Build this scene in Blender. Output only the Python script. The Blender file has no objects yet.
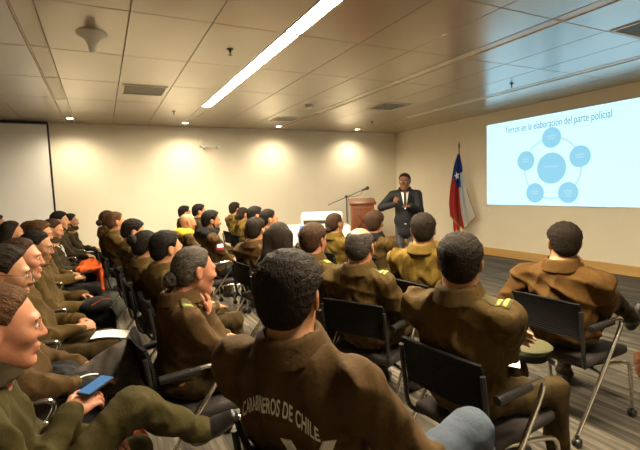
import bpy, bmesh, math, random
import numpy as np
from mathutils import Vector, Matrix
random.seed(7)
PI = math.pi
SC = bpy.context.scene
COL = SC.collection
A = lambda *v: np.array(v, float)

# ------------------------------------------------------------------ materials
def new_mat(name):
    m = bpy.data.materials.new(name); m.use_nodes = True
    nt = m.node_tree
    return m, nt, nt.nodes['Principled BSDF']

def mat(name, col, rough=0.6, metal=0.0, var=0.0, vscale=8.0, bump=0.0, bscale=60.0, emit=None, estr=0.0, sheen=0.0, stretch=None, spec=None):
    m, nt, b = new_mat(name)
    N, L = nt.nodes, nt.links
    b.inputs['Base Color'].default_value = (*col, 1)
    b.inputs['Roughness'].default_value = rough
    b.inputs['Metallic'].default_value = metal
    if spec is not None: b.inputs['Specular IOR Level'].default_value = spec
    if sheen:
        b.inputs['Sheen Weight'].default_value = sheen
        b.inputs['Sheen Roughness'].default_value = 0.5
    if emit:
        b.inputs['Emission Color'].default_value = (*emit, 1)
        b.inputs['Emission Strength'].default_value = estr
    if var or bump:
        tc = N.new('ShaderNodeTexCoord'); mp = N.new('ShaderNodeMapping')
        L.new(tc.outputs['Object'], mp.inputs['Vector'])
        if stretch: mp.inputs['Scale'].default_value = stretch
    if var:
        n = N.new('ShaderNodeTexNoise'); n.inputs['Scale'].default_value = vscale; n.inputs['Detail'].default_value = 5
        L.new(mp.outputs[0], n.inputs['Vector'])
        cr = N.new('ShaderNodeValToRGB')
        cr.color_ramp.elements[0].position = 0.3; cr.color_ramp.elements[1].position = 0.7
        cr.color_ramp.elements[0].color = (*[c * (1 - var) for c in col], 1)
        cr.color_ramp.elements[1].color = (*[min(1, c * (1 + var)) for c in col], 1)
        L.new(n.outputs['Fac'], cr.inputs['Fac']); L.new(cr.outputs['Color'], b.inputs['Base Color'])
    if bump:
        n2 = N.new('ShaderNodeTexNoise'); n2.inputs['Scale'].default_value = bscale; n2.inputs['Detail'].default_value = 3
        L.new(mp.outputs[0], n2.inputs['Vector'])
        bp = N.new('ShaderNodeBump'); bp.inputs['Strength'].default_value = bump; bp.inputs['Distance'].default_value = 0.01
        L.new(n2.outputs['Fac'], bp.inputs['Height']); L.new(bp.outputs['Normal'], b.inputs['Normal'])
    return m

def cloth(name, col, rough=.88, var=.14, fold=1.0, fscale=5.0):
    m = mat(name, col, rough, var=var, vscale=5, bump=.25, bscale=60, spec=.25)
    nt = m.node_tree; N, L = nt.nodes, nt.links; b = N['Principled BSDF']
    old = b.inputs['Normal'].links[0].from_node
    tc = N.new('ShaderNodeTexCoord'); n = N.new('ShaderNodeTexNoise'); n.noise_type = 'RIDGED_MULTIFRACTAL'
    n.inputs['Scale'].default_value = fscale; n.inputs['Detail'].default_value = 2.0; n.inputs['Distortion'].default_value = .7
    mp = N.new('ShaderNodeMapping'); mp.inputs['Scale'].default_value = (1, 1, .75); L.new(tc.outputs['Object'], mp.inputs['Vector']); L.new(mp.outputs[0], n.inputs['Vector'])
    bp = N.new('ShaderNodeBump'); bp.inputs['Strength'].default_value = fold; bp.inputs['Distance'].default_value = .08
    L.new(n.outputs['Fac'], bp.inputs['Height']); L.new(bp.outputs['Normal'], old.inputs['Normal'])
    return m

def ribbed_mat(name, col, rough, axis, freq, strength, col2=None):
    m, nt, b = new_mat(name); N, L = nt.nodes, nt.links
    b.inputs['Roughness'].default_value = rough
    tc = N.new('ShaderNodeTexCoord'); w = N.new('ShaderNodeTexWave')
    w.wave_type = 'BANDS'; w.bands_direction = axis; w.inputs['Scale'].default_value = freq
    w.inputs['Distortion'].default_value = 0.4
    L.new(tc.outputs['Object'], w.inputs['Vector'])
    cr = N.new('ShaderNodeValToRGB'); cr.color_ramp.elements[0].color = (*col, 1); cr.color_ramp.elements[1].color = (*(col2 or col), 1)
    L.new(w.outputs['Fac'], cr.inputs['Fac']); L.new(cr.outputs['Color'], b.inputs['Base Color'])
    bp = N.new('ShaderNodeBump'); bp.inputs['Strength'].default_value = strength; bp.inputs['Distance'].default_value = 0.004
    L.new(w.outputs['Fac'], bp.inputs['Height']); L.new(bp.outputs['Normal'], b.inputs['Normal'])
    return m

def wood_mat(name, c1, c2, scale=6.0, stretch=(1, 1, 0.12), rough=0.35):
    m, nt, b = new_mat(name); N, L = nt.nodes, nt.links
    tc = N.new('ShaderNodeTexCoord'); mp = N.new('ShaderNodeMapping'); mp.inputs['Scale'].default_value = stretch
    L.new(tc.outputs['Object'], mp.inputs['Vector'])
    n = N.new('ShaderNodeTexNoise'); n.inputs['Scale'].default_value = scale; n.inputs['Detail'].default_value = 8; n.inputs['Distortion'].default_value = 1.2
    L.new(mp.outputs[0], n.inputs['Vector'])
    cr = N.new('ShaderNodeValToRGB'); cr.color_ramp.elements[0].position = .3; cr.color_ramp.elements[1].position = .7
    cr.color_ramp.elements[0].color = (*c1, 1); cr.color_ramp.elements[1].color = (*c2, 1)
    L.new(n.outputs['Fac'], cr.inputs['Fac']); L.new(cr.outputs['Color'], b.inputs['Base Color'])
    b.inputs['Roughness'].default_value = rough
    return m

def carpet_mat():
    m, nt, b = new_mat('striped_carpet'); N, L = nt.nodes, nt.links
    tc = N.new('ShaderNodeTexCoord')
    br = N.new('ShaderNodeTexBrick')          # long thin dashes of yarn running along Y
    mp = N.new('ShaderNodeMapping'); mp.inputs['Rotation'].default_value = (0, 0, PI / 2); mp.inputs['Scale'].default_value = (1, 1, 1)
    L.new(tc.outputs['Object'], mp.inputs['Vector']); L.new(mp.outputs[0], br.inputs['Vector'])
    br.inputs['Scale'].default_value = 1.0
    br.inputs['Brick Width'].default_value = 0.95; br.inputs['Row Height'].default_value = 0.03; br.inputs['Mortar Size'].default_value = 0.0
    br.offset = 0.37; br.inputs['Color1'].default_value = (0.0, 0.0, 0.0, 1); br.inputs['Color2'].default_value = (1, 1, 1, 1)
    mp2 = N.new('ShaderNodeMapping'); mp2.inputs['Scale'].default_value = (26, 1.1, 1)
    L.new(tc.outputs['Object'], mp2.inputs['Vector'])
    n = N.new('ShaderNodeTexNoise'); n.inputs['Scale'].default_value = 1.0; n.inputs['Detail'].default_value = 6; n.inputs['Roughness'].default_value = 0.65
    L.new(mp2.outputs[0], n.inputs['Vector'])
    mx = N.new('ShaderNodeMath'); mx.operation = 'MULTIPLY_ADD'; mx.inputs[1].default_value = 0.22
    L.new(br.outputs['Color'], mx.inputs[0]); L.new(n.outputs['Fac'], mx.inputs[2])
    cr = N.new('ShaderNodeValToRGB')
    e = cr.color_ramp.elements
    e[0].position = 0.40; e[0].color = (0.030, 0.0255, 0.021, 1)
    e[1].position = 0.80; e[1].color = (0.20, 0.167, 0.122, 1)
    k = e.new(0.58); k.color = (0.078, 0.066, 0.049, 1)
    L.new(mx.outputs[0], cr.inputs['Fac']); L.new(cr.outputs['Color'], b.inputs['Base Color'])
    b.inputs['Roughness'].default_value = 0.95
    n2 = N.new('ShaderNodeTexNoise'); n2.inputs['Scale'].default_value = 300
    L.new(tc.outputs['Object'], n2.inputs['Vector'])
    bp = N.new('ShaderNodeBump'); bp.inputs['Strength'].default_value = 0.3; bp.inputs['Distance'].default_value = 0.005
    L.new(n2.outputs['Fac'], bp.inputs['Height']); L.new(bp.outputs['Normal'], b.inputs['Normal'])
    return m

def perforated_mat():
    m, nt, b = new_mat('perforated_metal_tile'); N, L = nt.nodes, nt.links
    tc = N.new('ShaderNodeTexCoord'); v = N.new('ShaderNodeTexVoronoi'); v.inputs['Scale'].default_value = 130; v.inputs['Randomness'].default_value = 0
    L.new(tc.outputs['Object'], v.inputs['Vector'])
    cr = N.new('ShaderNodeValToRGB'); cr.color_ramp.elements[0].position = .28; cr.color_ramp.elements[1].position = .42
    cr.color_ramp.elements[0].color = (0.20, 0.155, 0.10, 1); cr.color_ramp.elements[1].color = (0.40, 0.315, 0.215, 1)
    L.new(v.outputs['Distance'], cr.inputs['Fac']); L.new(cr.outputs['Color'], b.inputs['Base Color'])
    b.inputs['Roughness'].default_value = 0.3; b.inputs['Metallic'].default_value = 0.3
    b.inputs['Coat Weight'].default_value = 0.8; b.inputs['Coat Roughness'].default_value = 0.2; b.inputs['Coat IOR'].default_value = 1.7
    return m

M = {}
M['wall'] = mat('painted_wall', (0.90, 0.83, 0.67), 0.85, var=0.02, vscale=2, bump=0.05, bscale=200)
M['partition'] = mat('partition_panel', (0.92, 0.90, 0.87), 0.6, var=0.02, vscale=1.5)
M['ceil'] = perforated_mat()
M['ceil_dark'] = mat('ceiling_void', (0.06, 0.05, 0.04), 0.9)
M['grille'] = ribbed_mat('vent_grille', (0.10, 0.09, 0.08), 0.5, 'X', 30, 0.5, (0.22, 0.19, 0.15))
M['slot'] = mat('unlit_slot_panel', (0.85, 0.76, 0.60), 0.25, var=0.03, vscale=2)
M['carpet'] = carpet_mat()
M['base'] = wood_mat('beech_skirting', (0.60, 0.36, 0.12), (0.72, 0.46, 0.18), 4, (1, .1, 1), 0.4)
M['lectern'] = wood_mat('mahogany', (0.23, 0.06, 0.018), (0.36, 0.105, 0.032), 7)
M['lectern_dark'] = wood_mat('mahogany_carving', (0.09, 0.022, 0.008), (0.15, 0.04, 0.014), 9)
M['chrome'] = mat('chrome', (0.75, 0.72, 0.68), 0.18, 1.0)
M['black_plastic'] = mat('black_plastic', (0.018, 0.017, 0.017), 0.4, bump=0.03, bscale=150)
M['black_mesh'] = ribbed_mat('black_chair_mesh', (0.004, 0.004, 0.004), 0.8, 'Z', 22, 0.5, (0.012, 0.0115, 0.011))
M['black_mesh'].node_tree.nodes['Principled BSDF'].inputs['Specular IOR Level'].default_value = .15
M['seat_fabric'] = mat('dark_seat_fabric', (0.0360, 0.0280, 0.0264), 0.95, var=0.2, vscale=40, bump=0.2, bscale=300)
M['white_plastic'] = mat('white_plastic', (0.8200, 0.8000, 0.7400), 0.4, var=0.02)
M['paper'] = mat('white_paper', (0.8500, 0.8300, 0.7800), 0.8, var=0.02)
M['dark_metal'] = mat('dark_metal', (0.03, 0.03, 0.03), 0.35, 0.7)
M['gold'] = mat('gold_fringe', (0.55, 0.36, 0.08), 0.5, 0.3, var=0.2, vscale=60)
M['flag_red'] = mat('flag_red', (0.5000, 0.0220, 0.0200), 0.7, var=0.06, sheen=.2)
M['flag_white'] = mat('flag_white', (0.7800, 0.7600, 0.7400), 0.7, var=0.03)
M['flag_blue'] = mat('flag_blue', (0.0200, 0.0650, 0.3600), 0.7, var=0.06)
M['pole_wood'] = wood_mat('flag_pole_wood', (0.22, 0.09, 0.03), (0.34, 0.15, 0.05), 8)
M['lamp'] = mat('lamp_diffuser', (1, .95, .8), .5, emit=(1.0, 0.85, 0.60), estr=95)
M['downlamp'] = mat('downlight_lens', (1, .95, .8), .5, emit=(1.0, 0.86, 0.6), estr=14)
EX = 0.395
M['screen'] = mat('projected_slide', (0.1, 0.1, 0.1), .9, emit=(0.70, 1.22, 1.50), estr=EX)
M['slide_disc'] = mat('slide_disc', (0.06, 0.06, 0.06), .9, emit=(0.28, 0.66, 0.86), estr=EX)
M['slide_ring'] = mat('slide_ring', (0.06, 0.06, 0.06), .9, emit=(0.54, 0.84, 0.93), estr=EX)
M['slide_text'] = mat('slide_text', (0.1, 0.1, 0.1), .9, emit=(0.13, 0.20, 0.24), estr=EX)
M['slide_line'] = mat('slide_line', (0.06, 0.06, 0.06), .9, emit=(0.44, 0.78, 0.92), estr=EX)
M['phone_screen'] = mat('phone_screen', (0.02, 0.05, 0.1), .2, emit=(0.10, 0.26, 0.55), estr=0.22)
M['laptop_screen'] = mat('laptop_screen', (0.02, 0.05, 0.1), .3, emit=(0.10, 0.27, 0.70), estr=0.9)
M['lens'] = mat('glass_dark', (0.02, 0.02, 0.02), .08)
# cloth
M['olive'] = cloth('olive_uniform_cloth', (0.0590, 0.0340, 0.0058))
M['olive_gold'] = cloth('light_olive_uniform_cloth', (0.1179, 0.0723, 0.0087))
M['olive_brown'] = cloth('brown_uniform_cloth', (0.0559, 0.0288, 0.0063))
M['olive_amber'] = cloth('amber_brown_cloth', (0.0799, 0.0371, 0.0055))
M['olive_green'] = cloth('green_uniform_cloth', (0.0352, 0.0267, 0.0040))
M['dark_olive'] = cloth('dark_olive_cloth', (0.0243, 0.0157, 0.0037))
M['trouser_olive'] = cloth('olive_trousers', (0.0399, 0.0239, 0.0051))
M['trouser_black'] = cloth('black_trousers', (0.0073, 0.0064, 0.0059))
M['trouser_grey'] = cloth('grey_trousers', (0.0603, 0.0514, 0.0445))
M['jeans'] = cloth('blue_jeans', (0.0640, 0.0800, 0.1080))
M['suit'] = mat('navy_suit', (0.0040, 0.0044, 0.0080), 0.75, var=0.15, vscale=6, bump=0.15, bscale=60)
M['suit_grey'] = mat('charcoal_trousers', (0.0600, 0.0576, 0.0600), 0.8, var=0.1, vscale=6, bump=0.15, bscale=60)
M['shirt'] = mat('white_shirt', (0.8, 0.78, 0.74), 0.7, var=0.02)
M['tie'] = mat('dark_tie', (0.012, 0.012, 0.02), 0.5, var=0.2, vscale=30)
M['black_cloth'] = cloth('black_cloth', (0.0101, 0.0094, 0.0101))
M['yellow_cloth'] = cloth('yellow_hood_cloth', (0.5600, 0.3600, 0.0350))
M['orange_cloth'] = cloth('orange_cloth', (0.5580, 0.0900, 0.0135))
M['grey_cloth'] = cloth('grey_bag_cloth', (0.0936, 0.0936, 0.0819))
M['red_cloth'] = cloth('red_bag_cloth', (0.2028, 0.0273, 0.0094))
M['brown_leather'] = mat('brown_bag_leather', (0.14, 0.075, 0.025), 0.5, var=0.2, vscale=12, bump=0.2, bscale=70)
M['shoe_black'] = mat('black_shoe_leather', (0.012, 0.011, 0.011), 0.35, var=0.1)
M['shoe_brown'] = mat('brown_shoe_leather', (0.10, 0.035, 0.016), 0.35, var=0.15)
M['shoe_sole'] = mat('white_rubber_sole', (0.7, 0.66, 0.58), 0.7, var=0.04)
M['text'] = mat('reflective_lettering', (0.62, 0.58, 0.50), 0.6, var=0.04)
M['rank'] = mat('rank_bar_yellow_green', (0.33, 0.36, 0.08), 0.6, var=0.05)
M['rank_green'] = mat('rank_bar_green', (0.06, 0.35, 0.11), 0.6, var=0.05)
M['epaulette'] = mat('epaulette_cloth', (0.0680, 0.0496, 0.0112), 0.85, var=0.1)
M['button'] = mat('metal_button', (0.8, 0.72, 0.55), 0.3, 0.8)
M['cap_top'] = mat('green_cap_cloth', (0.0680, 0.0624, 0.0224), 0.8, var=0.1)
M['eye'] = mat('eye_white', (0.36, 0.31, 0.26), 0.4)
M['iris'] = mat('eye_iris', (0.025, 0.013, 0.007), 0.15)
M['brow'] = mat('eyebrow_hair', (0.025, 0.015, 0.008), 0.8)
M['lips'] = mat('lips', (0.34, 0.12, 0.085), 0.45, var=0.05)
M['glasses'] = mat('glasses_frame', (0.012, 0.011, 0.010), 0.3)
SK = {n: mat('skin_' + n, c, 0.5, var=0.09, vscale=14, bump=0.05, bscale=130, spec=.35) for n, c in dict(
    light=(0.40, 0.19, 0.095), tan=(0.30, 0.135, 0.062), pink=(0.40, 0.165, 0.092), brown=(0.18, 0.072, 0.036)).items()}
HR = {n: mat('hair_' + n, c, 0.7, var=v, vscale=70, bump=1.0, bscale=230, stretch=(.22, 1, .5), spec=.12) for n, c, v in (
    ('black', (0.009, 0.007, 0.0055), .3), ('brown', (0.036, 0.018, 0.009), .35), ('dark', (0.015, 0.0095, 0.006), .3),
    ('lightbrown', (0.075, 0.036, 0.015), .3), ('grey', (0.065, 0.052, 0.041), .55), ('salt', (0.040, 0.032, 0.027), .5), ('red', (0.06, 0.022, 0.012), .35))}

# ------------------------------------------------------------------ objects and tags
def link(name, me, m, parent=None):
    o = bpy.data.objects.new(name, me); COL.objects.link(o)
    if m is not None:
        for k in (m if isinstance(m, (list, tuple)) else [m]):
            me.materials.append(k)
    if parent is not None: o.parent = parent
    return o
def tag(o, label=None, cat=None, group=None, kind=None):
    if label: o['label'] = label
    if cat: o['category'] = cat
    if group: o['group'] = group
    if kind: o['kind'] = kind
    return o
def empty(name, loc, rz=0.0):
    o = bpy.data.objects.new(name, None); COL.objects.link(o)
    o.empty_display_size = .1; o.location = loc; o.rotation_euler = (0, 0, rz); return o
def mesh_np(name, V, F, smooth=True):
    me = bpy.data.meshes.new(name)
    V = np.asarray(V, np.float32); F = np.asarray(F, np.int32)
    n = F.shape[1]
    me.vertices.add(len(V)); me.vertices.foreach_set('co', V.ravel())
    me.loops.add(F.size); me.loops.foreach_set('vertex_index', F.ravel())
    me.polygons.add(len(F)); me.polygons.foreach_set('loop_start', np.arange(0, F.size, n, dtype=np.int32))
    me.polygons.foreach_set('loop_total', np.full(len(F), n, np.int32))
    me.update(calc_edges=True)
    if smooth: me.polygons.foreach_set('use_smooth', np.ones(len(F), bool))
    me.validate()
    return me

class MB:
    """collects shapes into one bmesh -> one mesh object"""
    def __init__(s): s.bm = bmesh.new()
    def box(s, c, size, bev=0.0, rot=None, seg=2):
        b = bmesh.new(); bmesh.ops.create_cube(b, size=1.0)
        for v in b.verts: v.co = Vector((v.co.x * size[0], v.co.y * size[1], v.co.z * size[2]))
        if bev: bmesh.ops.bevel(b, geom=list(b.edges), offset=bev, segments=seg, profile=0.6, affect='EDGES')
        mtx = Matrix.Translation(Vector(c)) @ (rot.to_4x4() if rot is not None else Matrix.Identity(4))
        b.transform(mtx); s._add(b); return s
    def cyl(s, a, b2, r1, r2=None, seg=20, bev=0.0):
        a = Vector(a); b2 = Vector(b2); d = b2 - a
        b = bmesh.new(); bmesh.ops.create_cone(b, cap_ends=True, segments=seg, radius1=r1, radius2=r1 if r2 is None else r2, depth=d.length)
        if bev: bmesh.ops.bevel(b, geom=[e for e in b.edges if len(e.link_faces) == 2 and e.calc_face_angle(0) > 1.0], offset=bev, segments=2, affect='EDGES')
        q = Vector((0, 0, 1)).rotation_difference(d.normalized())
        b.transform(Matrix.Translation((a + b2) / 2) @ q.to_matrix().to_4x4()); s._add(b); return s
    def ball(s, c, r, seg=16):
        b = bmesh.new(); bmesh.ops.create_uvsphere(b, u_segments=seg, v_segments=max(8, seg // 2), radius=1.0)
        r = r if isinstance(r, (tuple, list)) else (r, r, r)
        for v in b.verts: v.co = Vector((v.co.x * r[0] + c[0], v.co.y * r[1] + c[1], v.co.z * r[2] + c[2]))
        s._add(b); return s
    def tube(s, pts, r, seg=10, smooth=5, caps=True):
        P = catmull([Vector(p) for p in pts], smooth) if smooth else [Vector(p) for p in pts]
        R = r if isinstance(r, (list, tuple)) else None
        b = bmesh.new(); rings = []
        up = Vector((0, 0, 1)); prev = None
        for i, p in enumerate(P):
            t = (P[min(i + 1, len(P) - 1)] - P[max(i - 1, 0)]).normalized()
            if prev is None:
                n = t.cross(up)
                if n.length < 1e-3: n = t.cross(Vector((1, 0, 0)))
            else: n = prev - t * prev.dot(t)
            n.normalize(); prev = n.copy(); bn = t.cross(n)
            rr = r if R is None else R[0] + (R[1] - R[0]) * i / (len(P) - 1)
            rings.append([b.verts.new(p + (n * math.cos(2 * PI * k / seg) + bn * math.sin(2 * PI * k / seg)) * rr) for k in range(seg)])
        for i in range(len(rings) - 1):
            for k in range(seg):
                b.faces.new((rings[i][k], rings[i][(k + 1) % seg], rings[i + 1][(k + 1) % seg], rings[i + 1][k]))
        if caps: b.faces.new(rings[0][::-1]); b.faces.new(rings[-1])
        s._add(b); return s
    def lathe(s, prof, c=(0, 0, 0), seg=32):
        b = bmesh.new(); rings = []
        for r, z in prof:
            rings.append([b.verts.new((c[0] + r * math.cos(2 * PI * k / seg), c[1] + r * math.sin(2 * PI * k / seg), c[2] + z)) for k in range(seg)])
        for i in range(len(rings) - 1):
            for k in range(seg): b.faces.new((rings[i][k], rings[i][(k + 1) % seg], rings[i + 1][(k + 1) % seg], rings[i + 1][k]))
        b.faces.new(rings[0][::-1]); b.faces.new(rings[-1]); s._add(b); return s
    def grid(s, fn, nu, nv, thick=0.0):
        b = bmesh.new(); g = [[b.verts.new(fn(i / nu, j / nv)) for j in range(nv + 1)] for i in range(nu + 1)]
        for i in range(nu):
            for j in range(nv): b.faces.new((g[i][j], g[i + 1][j], g[i + 1][j + 1], g[i][j + 1]))
        if thick: 
            bmesh.ops.recalc_face_normals(b, faces=b.faces)
            bmesh.ops.solidify(b, geom=list(b.faces), thickness=thick)
        s._add(b); return s
    def poly(s, pts, depth_vec=None):
        b = bmesh.new(); f = b.faces.new([b.verts.new(p) for p in pts])
        if depth_vec is not None:
            e = bmesh.ops.extrude_face_region(b, geom=[f])
            bmesh.ops.translate(b, verts=[v for v in e['geom'] if isinstance(v, bmesh.types.BMVert)], vec=Vector(depth_vec))
        s._add(b); return s
    def _add(s, b):
        bmesh.ops.recalc_face_normals(b, faces=b.faces)
        me = bpy.data.meshes.new('tmp'); b.to_mesh(me); b.free(); s.bm.from_mesh(me); bpy.data.meshes.remove(me)
    def build(s, name, m, parent=None, smooth=True, angle=40):
        me = bpy.data.meshes.new(name)
        for f in s.bm.faces: f.smooth = smooth
        if smooth:
            for e in s.bm.edges:
                if len(e.link_faces) == 2 and e.calc_face_angle(0) > math.radians(angle): e.smooth = False
        s.bm.to_mesh(me); s.bm.free()
        return link(name, me, m, parent)

def catmull(P, n):
    out = []
    for i in range(len(P) - 1):
        p0, p1, p2, p3 = P[max(i - 1, 0)], P[i], P[i + 1], P[min(i + 2, len(P) - 1)]
        for k in range(n):
            t = k / n
            out.append(0.5 * ((2 * p1) + (p2 - p0) * t + (2 * p0 - 5 * p1 + 4 * p2 - p3) * t * t + (3 * p1 - p0 - 3 * p2 + p3) * t ** 3))
    out.append(P[-1]); return out

# ------------------------------------------------------------------ implicit surfaces (for bodies, hair and clothes)
def nets(F, o, h):
    s = F < 0
    c = np.zeros(tuple(n - 1 for n in F.shape), np.uint8)
    cor = [(i, j, k) for i in (0, 1) for j in (0, 1) for k in (0, 1)]
    nx, ny, nz = c.shape
    for i, j, k in cor: c += s[i:i + nx, j:j + ny, k:k + nz]
    act = (c > 0) & (c < 8)
    ijk = np.argwhere(act)
    idx = np.full(c.shape, -1, np.int32); idx[act] = np.arange(len(ijk))
    vals = np.stack([F[ijk[:, 0] + i, ijk[:, 1] + j, ijk[:, 2] + k] for i, j, k in cor], 1)
    pos = np.zeros((len(ijk), 3)); cnt = np.zeros(len(ijk))
    for a in range(8):
        for b in range(a + 1, 8):
            d = np.array(cor[b]) - np.array(cor[a])
            if np.abs(d).sum() != 1: continue
            va, vb = vals[:, a], vals[:, b]
            m = (va < 0) != (vb < 0)
            t = np.where(m, va / np.where(m, va - vb, 1), 0)
            pos += m[:, None] * (np.array(cor[a]) + t[:, None] * d); cnt += m
    V = o + h * (ijk + pos / cnt[:, None])
    Q = []
    for ax in range(3):
        u, v = (ax + 1) % 3, (ax + 2) % 3
        lo = [slice(None)] * 3; hi = [slice(None)] * 3
        lo[ax] = slice(0, -1); hi[ax] = slice(1, None)
        for q in (u, v): lo[q] = slice(1, -1); hi[q] = slice(1, -1)
        s0, s1 = s[tuple(lo)], s[tuple(hi)]
        for flip in (0, 1):
            e = np.argwhere((~s0 & s1) if flip else (s0 & ~s1))
            if not len(e): continue
            e[:, u] += 1; e[:, v] += 1
            def cell(du, dv):
                f = e.copy(); f[:, u] += du; f[:, v] += dv; return idx[f[:, 0], f[:, 1], f[:, 2]]
            q = np.stack([cell(-1, -1), cell(0, -1), cell(0, 0), cell(-1, 0)], 1)
            Q.append(q[:, ::-1] if flip else q)
    return V, np.concatenate(Q)

class SDF:
    def __init__(s): s.ops = []
    def _p(s, f, lo, hi, mode, k): s.ops.append((f, np.asarray(lo, float), np.asarray(hi, float), mode, k)); return s
    def cone(s, a, b, r1, r2, k=.02, fl=None, mode='u'):
        a = np.asarray(a, float); b = np.asarray(b, float); ba = b - a; L2 = max(ba @ ba, 1e-9)
        if fl is not None: n = np.asarray(fl[0], float); n = n / np.linalg.norm(n); sc = fl[1]
        def f(P):
            p = P - a; q = ba
            if fl is not None:
                p = p + (1 / sc - 1) * (p @ n)[:, None] * n; q = ba + (1 / sc - 1) * (ba @ n) * n
                t = np.clip(p @ q / max(q @ q, 1e-9), 0, 1)
            else: t = np.clip(p @ ba / L2, 0, 1)
            return (np.linalg.norm(p - t[:, None] * q, axis=1) - (r1 + (r2 - r1) * t)) * (1 if fl is None else min(1, sc))
        r = max(r1, r2) * (1 if fl is None else max(1, sc))
        return s._p(f, np.minimum(a, b) - r, np.maximum(a, b) + r, mode, k)
    def ell(s, c, r, R=None, k=.02, mode='u'):
        c = np.asarray(c, float); r = np.asarray(r, float)
        def f(P):
            p = P - c
            if R is not None: p = p @ R
            a = np.linalg.norm(p / r, axis=1); b = np.linalg.norm(p / (r * r), axis=1)
            return a * (a - 1) / np.maximum(b, 1e-6)
        ext = r if R is None else np.abs(R) @ r
        return s._p(f, c - ext, c + ext, mode, k)
    def raw(s, f, lo, hi, k=.02, mode='u'): return s._p(f, lo, hi, mode, k)
    def bounds(s):
        us = [o for o in s.ops if o[3] == 'u']
        return np.min([o[1] for o in us], 0), np.max([o[2] for o in us], 0)
    @staticmethod
    def comb(F, d, mode, k):
        if mode == 'u':
            h = np.maximum(k - np.abs(F - d), 0) / k; return np.minimum(F, d) - h * h * k / 4
        d = -d if mode == 's' else d                # 's' subtract, 'i' intersect
        h = np.maximum(k - np.abs(F - d), 0) / k; return np.maximum(F, d) + h * h * k / 4
    def points(s, P):
        F = np.full(len(P), 1.0)
        for f, lo, hi, mode, k in s.ops:
            if mode == 'd': F = F + f(P)
            else: F = s.comb(F, f(P), mode, k)
        return F
    def mesh(s, name, h):
        lo, hi = s.bounds(); lo = lo - .03 - 2 * h; hi = hi + .03 + 2 * h
        n = np.ceil((hi - lo) / h).astype(int) + 1
        ax = [lo[i] + h * np.arange(n[i]) for i in range(3)]
        F = np.full(tuple(n), 1.0, np.float32)
        for f, a, b, mode, k in s.ops:
            if mode == 'd':
                m = np.abs(F) < .045
                I = np.argwhere(m); P = lo + h * I
                F[m] += f(P); continue
            if mode == 'i': a = lo; b = hi
            mg = k + 2.5 * h
            i0 = np.clip(np.floor((a - mg - lo) / h).astype(int), 0, n); i1 = np.clip(np.ceil((b + mg - lo) / h).astype(int) + 1, 0, n)
            sl = tuple(slice(i0[i], i1[i]) for i in range(3))
            sh = F[sl].shape
            if 0 in sh: continue
            P = np.stack(np.meshgrid(ax[0][sl[0]], ax[1][sl[1]], ax[2][sl[2]], indexing='ij'), -1).reshape(-1, 3)
            F[sl] = s.comb(F[sl], f(P).reshape(sh), mode, k)
        V, Q = nets(F, lo, h)
        return mesh_np(name, V, Q)
    def march(s, P, d, far=.5, step=.008):
        """push points P along direction d until they meet the surface"""
        d = np.asarray(d, float); d = d / np.linalg.norm(d); P = np.array(P, float); done = np.zeros(len(P), bool)
        for _ in range(int(far / step)):
            f = s.points(P); done |= f < 0
            if done.all(): break
            P[~done] += d * step
        for _ in range(4):
            P = P - d * np.clip(-s.points(P), -.01, .01)[:, None]
        return P

def wrinkle(amp, seed, freq=1.0, vertical=.6):
    r = np.random.RandomState(seed); K = r.normal(size=(5, 3)); K /= np.linalg.norm(K, axis=1)[:, None]
    K *= np.array([34, 48, 66, 95, 140])[:, None] * freq; K[:, 2] *= vertical; ph = r.rand(5) * 6.28
    W = r.normal(size=(5, 3)) * 7
    am = np.array([1, .9, .7, .4, .22])
    def f(P):
        d = 0
        for i in range(5):
            w = np.sin(P @ W[i] + ph[i] * 2)
            d = d + am[i] * (1 - 2 * np.abs(np.sin(P @ K[i] * .5 + ph[i] + 1.3 * w)))
        return -amp * d * .4
    return f

def strands(amp, seed, hp, R):
    r = np.random.RandomState(seed); ph = r.rand(6) * 6.28
    def f(P):
        q = (P - hp) @ R
        th = np.arctan2(q[:, 1], q[:, 2] + .02); rad = np.arctan2(q[:, 0] + .02, np.hypot(q[:, 1], q[:, 2]) + .01)
        return amp * (np.sin(th * 23 + ph[0] + 2 * np.sin(rad * 5 + ph[1])) + .7 * np.sin(th * 41 + rad * 9 + ph[2]) + .6 * np.sin(rad * 19 + 2.5 * np.sin(th * 6 + ph[3])) )
    return f

def rotz(a): c, s = math.cos(a), math.sin(a); return np.array([[c, -s, 0], [s, c, 0], [0, 0, 1.]])
def roty(a): c, s = math.cos(a), math.sin(a); return np.array([[c, 0, s], [0, 1, 0], [-s, 0, c]])
def rotx(a): c, s = math.cos(a), math.sin(a); return np.array([[1, 0, 0], [0, c, -s], [0, s, c]])
def unit(v): v = np.asarray(v, float); return v / max(np.linalg.norm(v), 1e-9)
def ik(a, b, l1, l2, pole):
    d = b - a; L = np.linalg.norm(d)
    if L > (l1 + l2) * .998: b = a + d / L * (l1 + l2) * .998; d = b - a; L = np.linalg.norm(d)
    u = d / L; x = (l1 * l1 - l2 * l2 + L * L) / (2 * L); hgt = math.sqrt(max(l1 * l1 - x * x, 0))
    pole = np.asarray(pole, float); p = pole - (pole @ u) * u
    return a + u * x + unit(p) * hgt, b

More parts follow.
